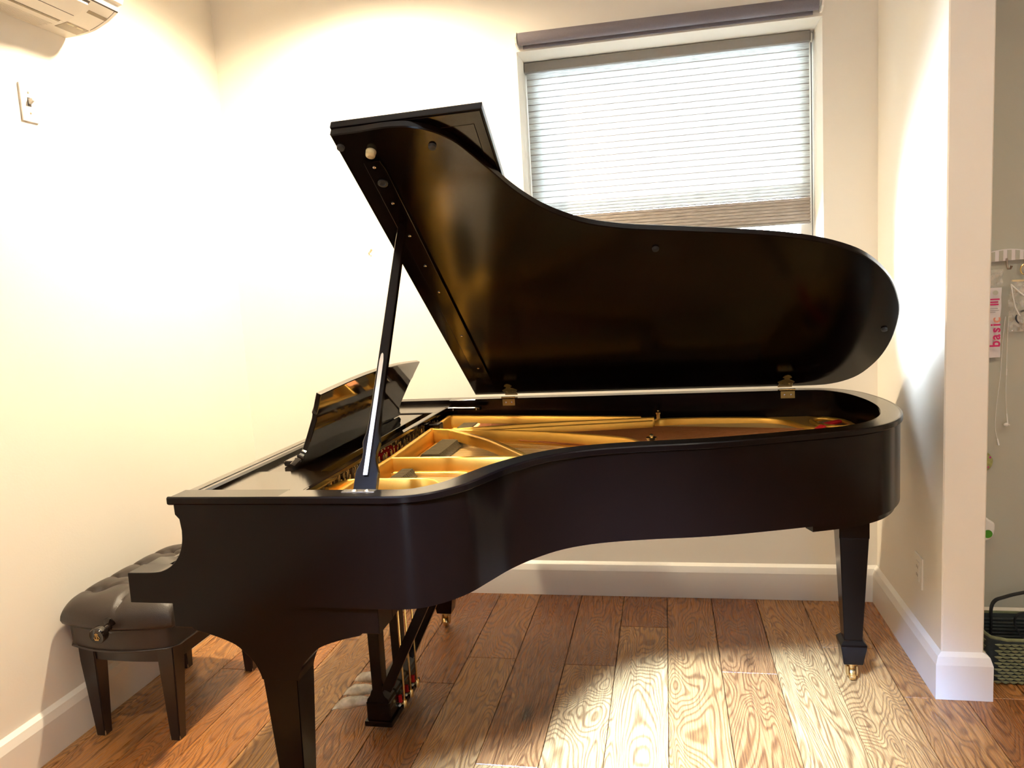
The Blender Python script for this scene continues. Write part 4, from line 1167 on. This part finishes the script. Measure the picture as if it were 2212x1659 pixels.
# wooden frame under the seat
ap = [(seat_outline(-0.022, 0.012), 0.262), (seat_outline(-0.022, 0.012), 0.3185)]
obj('apron', loft(bmesh.new(), ap), 'bench_wood', B, smooth=30)
for lx, ly, sx, sy in ((-1.826, 2.022, -1, -1), (-1.546, 2.022, 1, -1), (-1.826, 2.458, -1, 1), (-1.546, 2.458, 1, 1)):
    bm = bmesh.new(); rings = []
    for z, h, off in ((0.318, 0.029, 0.0), (0.255, 0.028, 0.001), (0.0, 0.0165, 0.006)):
        cx_, cy_ = lx - sx * (0.029 - h) * 0.5 , ly + sy * off * 0.3
        rings.append([bm.verts.new((cx_ + a * h, cy_ + b * h, z)) for a, b in ((-1, -1), (1, -1), (1, 1), (-1, 1))])
    for a, b in zip(rings[:-1], rings[1:]):
        for k in range(4): bm.faces.new((a[k], a[(k + 1) % 4], b[(k + 1) % 4], b[k]))
    bm.faces.new(rings[0]); bm.faces.new(rings[-1][::-1])
    bmesh.ops.recalc_face_normals(bm, faces=bm.faces)
    bmesh.ops.bevel(bm, geom=[e for e in bm.edges if abs(e.verts[0].co.z - e.verts[1].co.z) > 0.02], offset=0.003, segments=2, affect='EDGES')
    l = obj('leg', bm, 'bench_wood', B, smooth=20)
    bm = bmesh.new()
    for q in range(4):
        cxx = lx - sx * 0.00625 + random.choice((-1, 1)) * 0.0163; cyy = ly + sy * 0.0018 - 0.0163
        lathe(bm, [(0.0012, 0), (0.0024, 0.004), (0.0008, 0.010 + 0.006 * random.random())], (cxx, cyy + 0.0008 * q, 0.001), n=5)
    tag(obj('worn_corner', bm, 'worn', l), 'scuffed pale corner at the foot')
# height knob with a lyre emblem on its end
kx, kz, ky = -1.680, 0.406, 1.945
bm = bmesh.new()
lathe(bm, [(0.012, 0.0), (0.021, 0.002), (0.0225, 0.006), (0.0215, 0.010), (0.010, 0.012), (0.009, 0.032), (0.012, 0.036), (0.0195, 0.038), (0.0215, 0.042), (0.0215, 0.056), (0.0195, 0.059), (0.0185, 0.0585), (0.002, 0.0580)],
      (kx, ky + 0.004, kz), (0.0, -1, -0.12), 28)
for v_ in bm.verts:
    v_.co = Vector((kx, ky + 0.004, kz)) + (v_.co - Vector((kx, ky + 0.004, kz))) * 1.18
knob = obj('height_knob', bm, 'gloss', B, smooth=30)
tag(knob, 'round black height knob with an engraved lyre emblem')
kc = Vector((kx, ky + 0.004, kz)) + Vector((0, -1, -0.12)).normalized() * 0.0694
bm = bmesh.new()
def kpt(a, b): return kc + Vector((a, 0.0, b))
for s in (-1, 1):
    tube(bm, [kpt(s * 0.0015, 0.0085), kpt(s * 0.0055, 0.0065), kpt(s * 0.0035, 0.003), kpt(s * 0.006, -0.001), kpt(s * 0.0092, -0.005), kpt(s * 0.006, -0.0092), kpt(s * 0.001, -0.0098)], 0.0008, 5)
    tube(bm, [kpt(s * 0.0015, 0.006), kpt(s * 0.002, -0.008)], 0.0005, 5)
tube(bm, [kpt(0, 0.012), kpt(0, 0.008)], 0.0008, 5); tube(bm, [kpt(-0.006, 0.0068), kpt(0.006, 0.0068)], 0.0007, 5)
tube(bm, [kpt(-0.0065, -0.0115), kpt(0.0065, -0.0115)], 0.001, 5); tube(bm, [kpt(0, 0.006), kpt(0, -0.0115)], 0.0006, 5)
obj('lyre_emblem', bm, 'old_brass', knob)

# ------------------------------------------------------------------ passage beyond the column
HW = 2.84
rail = thing('hook_rail', 'grey and white striped hook rail on the passage wall at the right edge', 'hook rail', (1.22, HW, 1.36))
def scal(x): return 1.381 + 0.006 * math.cos((x - 1.11) * 2 * math.pi / 0.20)
def railbot(x): return 1.347 + 0.004 * (x - 1.06) / 0.1
bm = bmesh.new()
xs = [1.00 + 0.01 * i for i in range(45)]
fr_ = [bm.verts.new((x, HW - 0.014, scal(x))) for x in xs] + [bm.verts.new((x, HW - 0.014, railbot(x))) for x in xs[::-1]]
bk_ = [bm.verts.new((v.co.x, HW, v.co.z)) for v in fr_]
bm.faces.new(fr_); bm.faces.new(bk_[::-1])
for i in range(len(fr_)): bm.faces.new((fr_[i], fr_[(i + 1) % len(fr_)], bk_[(i + 1) % len(fr_)], bk_[i]))
obj('rail_board', bm, 'pack', rail, smooth=30)
for i in range(18):
    x = 1.0105 + 0.0245 * i
    bm = bmesh.new()
    n4 = [(x, railbot(x) + 0.001), (x + 0.0122, railbot(x + 0.0122) + 0.001), (x + 0.0122, scal(x + 0.0122) - 0.003), (x, scal(x) - 0.003)]
    a = [bm.verts.new((p, HW - 0.0155, q)) for p, q in n4]; b = [bm.verts.new((p, HW - 0.0135, q)) for p, q in n4]
    bm.faces.new(a); bm.faces.new(b[::-1])
    for k in range(4): bm.faces.new((a[k], a[(k + 1) % 4], b[(k + 1) % 4], b[k]))
    obj('grey_stripe', bm, 'hall_wall', rail, smooth=0)
for x in (1.030, 1.107, 1.162, 1.24, 1.32):
    bm = bmesh.new()
    tube(bm, [(x, HW - 0.015, 1.356), (x, HW - 0.018, 1.336), (x + 0.001, HW - 0.024, 1.322), (x + 0.004, HW - 0.034, 1.322), (x + 0.006, HW - 0.037, 1.332)], [0.003, 0.003, 0.003, 0.003, 0.0042], 8)
    obj('hook', bm, 'hook_metal', rail)

# packet that reads "basic", hung from the first hook
pk = thing('hanging_packet', 'white film packet lettered basic hanging on the passage wall beside the column', 'packet', (1.055, HW - 0.03, 1.15))
bm = bmesh.new()
def packet(bm, x0, x1, z0, z1, y, th, nx=10, nz=26):
    for s in (-1, 1):
        g = [[bm.verts.new((x0 + (x1 - x0) * i / nx + 0.003 * math.sin(9 * j / nz + s), y - (th * math.sin(math.pi * i / nx) * (0.45 + 0.55 * math.sin(math.pi * min(1, j / nz * 1.05 + .02))) + 0.0014 * pnoise(Vector((i * .7, j * .5, s)))) * (1 if s < 0 else -0.3),
                             z0 + (z1 - z0) * j / nz)) for i in range(nx + 1)] for j in range(nz + 1)]
        for j in range(nz):
            for i in range(nx):
                bm.faces.new((g[j][i], g[j][i + 1], g[j + 1][i + 1], g[j + 1][i]))
    bmesh.ops.remove_doubles(bm, verts=bm.verts, dist=0.0002)
packet(bm, 0.985, 1.092, 1.030, 1.262, HW - 0.012, 0.014)
obj('printed_film', bm, 'pack', pk, smooth=60)
bm = bmesh.new(); packet(bm, 0.99, 1.096, 1.262, 1.322, HW - 0.012, 0.010, 8, 8)
obj('clear_top', bm, 'clear', pk, smooth=60)
def text(name, s, size, loc, rot, material, parent):
    cu = bpy.data.curves.new(name, 'FONT')
    cu.body = s; cu.size = size; cu.extrude = 0.0004; cu.offset = size * 0.022
    cu.materials.append(M[material])
    t = bpy.data.objects.new('lettering_curve', cu)
    C.objects.link(t)
    bpy.context.view_layer.update()
    me = bpy.data.meshes.new_from_object(t.evaluated_get(bpy.context.evaluated_depsgraph_get()))
    bpy.data.objects.remove(t); bpy.data.curves.remove(cu)
    me.name = name
    o = bpy.data.objects.new(name, me)
    o.location = Vector(loc) - origin_of(parent)
    o.rotation_euler = rot
    return link(o, parent)
# letters run upwards: rotated a quarter turn about the line of sight
for s, z, mt in (('b', 1.066, 'magenta'), ('a', 1.0905, 'magenta'), ('s', 1.1145, 'magenta'), ('i', 1.1355, 'magenta'), ('c', 1.1465, 'peach_print')):
    text('letter', s, 0.043, (1.0855, HW - 0.0300, z), (R(90), R(-90), 0), mt, pk)
for z, x1 in ((1.222, 1.088), (1.213, 1.084), (1.205, 1.085)):
    obj('small_print', newbox(1.03, x1 - 0.005, HW - 0.0292, HW - 0.0284, z, z + 0.005), 'magenta', pk, smooth=0)
for z, x1 in ((1.193, 1.082), (1.187, 1.086), (1.181, 1.075)):
    obj('small_print', newbox(1.03, x1 - 0.004, HW - 0.0292, HW - 0.0284, z, z + 0.0022), 'grey_print', pk, smooth=0)
bm = bmesh.new(); lathe(bm, [(0.008, 0), (0.008, 0.0006)], (1.071, HW - 0.0270, 1.246), (0, -1, 0), 14)
obj('hang_hole', bm, 'hall_wall', pk)

# clear bag with a dark coil inside
cb = thing('clear_bag', 'clear plastic bag holding a dark coil, hung by a gold ring at the right edge', 'plastic bag', (1.165, HW - 0.03, 1.22))
bm = bmesh.new(); packet(bm, 1.115, 1.215, 1.115, 1.285, HW - 0.018, 0.020, 10, 16)
obj('bag_film', bm, 'clear', cb, smooth=60)
bm = bmesh.new(); tube(bm, [(1.118, HW - 0.024, 1.272), (1.121, HW - 0.03, 1.235), (1.130, HW - 0.03, 1.195), (1.145, HW - 0.03, 1.165)], 0.0018, 6)
tube(bm, [(1.118, HW - 0.024, 1.270), (1.140, HW - 0.036, 1.243), (1.152, HW - 0.036, 1.233)], 0.0026, 6)
obj('bag_fold', bm, 'white_strap', cb)
bm = bmesh.new()
cpts = [(1.160 + 0.026 * math.cos(a), HW - 0.022 - 0.0015 * a / 6, 1.160 + 0.023 * math.sin(a)) for a in [k * math.pi / 12 for k in range(0, 73)]]
tube(bm, cpts, 0.0032, 6)
obj('cable_coil', bm, 'black_strap', cb)
bm = bmesh.new()
gp = [(1.160 + 0.016 * math.cos(a), HW - 0.026, 1.318 + 0.018 * math.sin(a)) for a in [k * math.pi / 12 for k in range(25)]]
tube(bm, gp, 0.0022, 8, cap=False)
obj('gold_ring', bm, 'brass', cb)
obj('bag_rim', newbox(1.120, 1.21, HW - 0.026, HW - 0.022, 1.279, 1.285, bev=0.001), 'cream_felt', cb, smooth=0)

# earphones: thin white cable with two buds
ep = thing('earphones', 'white wired earphones dangling on the passage wall under the clear bag', 'earphones', (1.11, HW - 0.02, 0.9))
bm = bmesh.new()
c1_ = smooth_path([(1.118, HW - 0.012, 1.165), (1.116, HW - 0.010, 1.08), (1.1165, HW - 0.008, 0.98), (1.116, HW - 0.008, 0.90), (1.120, HW - 0.010, 0.825)], 5)
c2_ = smooth_path([(1.108, HW - 0.012, 1.165), (1.101, HW - 0.010, 1.07), (1.098, HW - 0.008, 0.97), (1.088, HW - 0.008, 0.86), (1.086, HW - 0.008, 0.79), (1.093, HW - 0.010, 0.748)], 5)
for c in (c1_, c2_): tube(bm, c, 0.0010, 5)
obj('cable', bm, 'white_strap', ep)
bm = bmesh.new(); tube(bm, [(1.119, HW - 0.010, 0.838), (1.1215, HW - 0.012, 0.806), (1.1215, HW - 0.013, 0.800)], [0.0019, 0.0026, 0.0020], 8)
lathe(bm, [(0.001, -0.007), (0.0055, -0.005), (0.0068, 0), (0.005, 0.005), (0.003, 0.008)], (1.1165, HW - 0.014, 0.801), (-1, -0.3, 0.1), 14)
lathe(bm, [(0.001, 0.009), (0.003, 0.0095), (0.003, 0.011), (0.001, 0.0115)], (1.1165, HW - 0.014, 0.801), (1, 0.1, -0.1), 10)
obj('ear_bud', bm, 'white_strap', ep, smooth=60)
bm = bmesh.new(); tube(bm, [(1.092, HW - 0.010, 0.752), (1.096, HW - 0.012, 0.730)], [0.0024, 0.0034], 10)
obj('ear_bud', bm, 'white_strap', ep, smooth=60)
bm = bmesh.new(); tube(bm, [(1.1165, HW - 0.008, 0.990), (1.1162, HW - 0.008, 0.968)], 0.0018, 8)
obj('cable_splitter', bm, 'white_strap', ep)

# round floral ornament and plug-in freshener, mostly behind the column
fl_o = thing('round_ornament', 'round green floral ornament half hidden behind the column edge', 'ornament', (1.038, HW, 0.67))
bm = bmesh.new(); lathe(bm, [(0.034, 0), (0.037, 0.004), (0.034, 0.010), (0.020, 0.015), (0.001, 0.017)], (1.045, HW - 0.001, 0.672), (0, -1, 0), 28)
obj('disc', bm, 'floral', fl_o, smooth=60)
for a, b in ((1.070, 0.688), (1.064, 0.655), (1.05, 0.70)):
    bm = bmesh.new(); lathe(bm, [(0.004, 0), (0.003, 0.002), (0.001, 0.0025)], (a, HW - 0.0125, b), (0, -1, 0), 10)
    obj('flower', bm, 'pink', fl_o)
fr_o = thing('plug_in_freshener', 'white plug-in air freshener with a green window low on the passage wall', 'air freshener', (1.04, HW, 0.445))
shp = smooth_path([(1.000, 0.47), (1.020, 0.490), (1.052, 0.484), (1.070, 0.470), (1.081, 0.462), (1.083, 0.442), (1.078, 0.420), (1.066, 0.404), (1.040, 0.400), (1.005, 0.408), (0.995, 0.44), (1.000, 0.47)], 4)[:-1]
obj('shell', prism(bmesh.new(), [(p.x, p.y) for p in shp], 'y', HW - 0.034, HW - 0.001, bev=0.009, seg=3), 'white_strap', fr_o, smooth=50)
bm = bmesh.new(); lathe(bm, [(0.0150, 0), (0.0135, 0.002), (0.001, 0.0025)], (1.060, HW - 0.0335, 0.425), (0, -1, 0), 20)
obj('green_window', bm, 'green', fr_o)

# woven basket with a black strap
bk = thing('woven_basket', 'green grey woven basket with a black strap on the floor behind the column', 'basket', (1.25, 2.69, 0))
KX0, KX1, KY0, KY1 = 0.985, 1.60, 2.575, 2.795
def bask(g, z):
    r = 0.05; pts = []
    for cx_, cy_, a0 in ((KX1 - r, KY1 - r, 0), (KX0 + r, KY1 - r, 90), (KX0 + r, KY0 + r, 180), (KX1 - r, KY0 + r, 270)):
        for i in range(6):
            a = R(a0 + 18 * i); pts.append((cx_ + (r + g) * math.cos(a), cy_ + (r + g) * math.sin(a)))
    return pts, z
bm = bmesh.new()
loft(bm, [bask(-0.012, 0.001), bask(-0.004, 0.006), bask(0.0, 0.150)], cap1=False)
loft(bm, [bask(-0.016, 0.012), bask(-0.008, 0.150)], cap0=True, cap1=False)
obj('shell', bm, 'basket_in', bk, smooth=40)
# weave: alternating strands round the sides
bm = bmesh.new()
def strand(bm, p, q, h, bulge, outw):
    """a flat lens-shaped strand from p to q, bulging outwards"""
    p, q = Vector(p), Vector(q); n = 5; ow = Vector(outw); rows = []
    for i in range(n + 1):
        f = i / n; c = p.lerp(q, f) + ow * bulge * math.sin(math.pi * f); hh = h * (0.25 + 0.75 * math.sin(math.pi * f))
        rows.append([bm.verts.new(c + Vector((0, 0, -hh))), bm.verts.new(c + ow * 0.0022), bm.verts.new(c + Vector((0, 0, hh)))])
    for a, b in zip(rows[:-1], rows[1:]):
        bm.faces.new((a[0], b[0], b[1], a[1])); bm.faces.new((a[1], b[1], b[2], a[2]))
for rI in range(13):
    z = 0.010 + rI * 0.0106
    x = KX0 + 0.014 + (0.0115 if rI % 2 else 0)
    while x < KX1 - 0.03:
        yb_ = KY0 - 0.0012 + 0.006 * (1 - z / 0.15)
        strand(bm, (x, yb_, z), (x + 0.0235, yb_, z - 0.0012), 0.0050, 0.0045, (0, -1, 0))
        x += 0.023
    y = KY0 + 0.03 + (0.0115 if rI % 2 else 0)
    while y < KY1 - 0.03:
        strand(bm, (KX0 + 0.004 * (1 - z / 0.15), y, z), (KX0 + 0.004 * (1 - z / 0.15), y + 0.0215, z - 0.001), 0.0050, 0.0045, (-1, 0, 0))
        y += 0.023
tag(obj('weave_strand', bm, 'basket', bk, smooth=50), kind='stuff')
bm = bmesh.new()
o_ = bask(-0.003, 0.152)[0]
tube(bm, [(x, y, 0.152 + 0.0015 * math.sin(k * 2.1)) for k, (x, y) in enumerate(o_ + o_[:1])], 0.0055, 8, cap=False)
obj('rim', bm, 'basket', bk)
bm = bmesh.new()
for rI in range(9):
    z = 0.03 + rI * 0.0125
    tube(bm, smooth_path([(KX0 + 0.05, KY1 - 0.0125, z), (1.15, KY1 - 0.014 - 0.002 * (rI % 2), z + 0.003), (1.30, KY1 - 0.0125, z - 0.002), (KX1 - 0.05, KY1 - 0.013, z)], 4), 0.0048, 6)
tag(obj('lining_strand', bm, 'basket_in', bk), kind='stuff')
bm = bmesh.new()
def ribbon(bm, pts, wv, th):
    pts = smooth_path(pts, 6); n = len(pts); rings = []
    for i, p in enumerate(pts):
        d = (pts[min(i + 1, n - 1)] - pts[max(i - 1, 0)]).normalized(); s = Vector(wv).normalized(); u = d.cross(s).normalized()
        w_ = Vector(wv).length / 2
        rings.append([bm.verts.new(p + s * a * w_ + u * b * th) for a, b in ((-1, -.5), (1, -.5), (1, .5), (-1, .5))])
    for a, b in zip(rings[:-1], rings[1:]):
        for k in range(4): bm.faces.new((a[k], a[(k + 1) % 4], b[(k + 1) % 4], b[k]))
    bm.faces.new(rings[0]); bm.faces.new(rings[-1][::-1])
ribbon(bm, [(1.062, 2.776, 0.04), (1.063, 2.775, 0.12), (1.063, 2.774, 0.175), (1.074, 2.772, 0.202), (1.100, 2.770, 0.215), (1.140, 2.768, 0.229), (1.20, 2.765, 0.242), (1.30, 2.76, 0.245), (1.38, 2.765, 0.20), (1.39, 2.77, 0.05)], (0, 0.016, 0), 0.005)
obj('strap', bm, 'black_strap', bk, smooth=50)
bm = bmesh.new()
ribbon(bm, [(1.20, 2.70, 0.02), (1.165, 2.72, 0.065), (1.135, 2.735, 0.105), (1.122, 2.74, 0.140), (1.130, 2.74, 0.165), (1.150, 2.74, 0.174), (1.19, 2.735, 0.172), (1.25, 2.72, 0.14), (1.27, 2.70, 0.04)], (0, 0.010, 0), 0.0035)
obj('strap', bm, 'black_strap', bk, smooth=50)
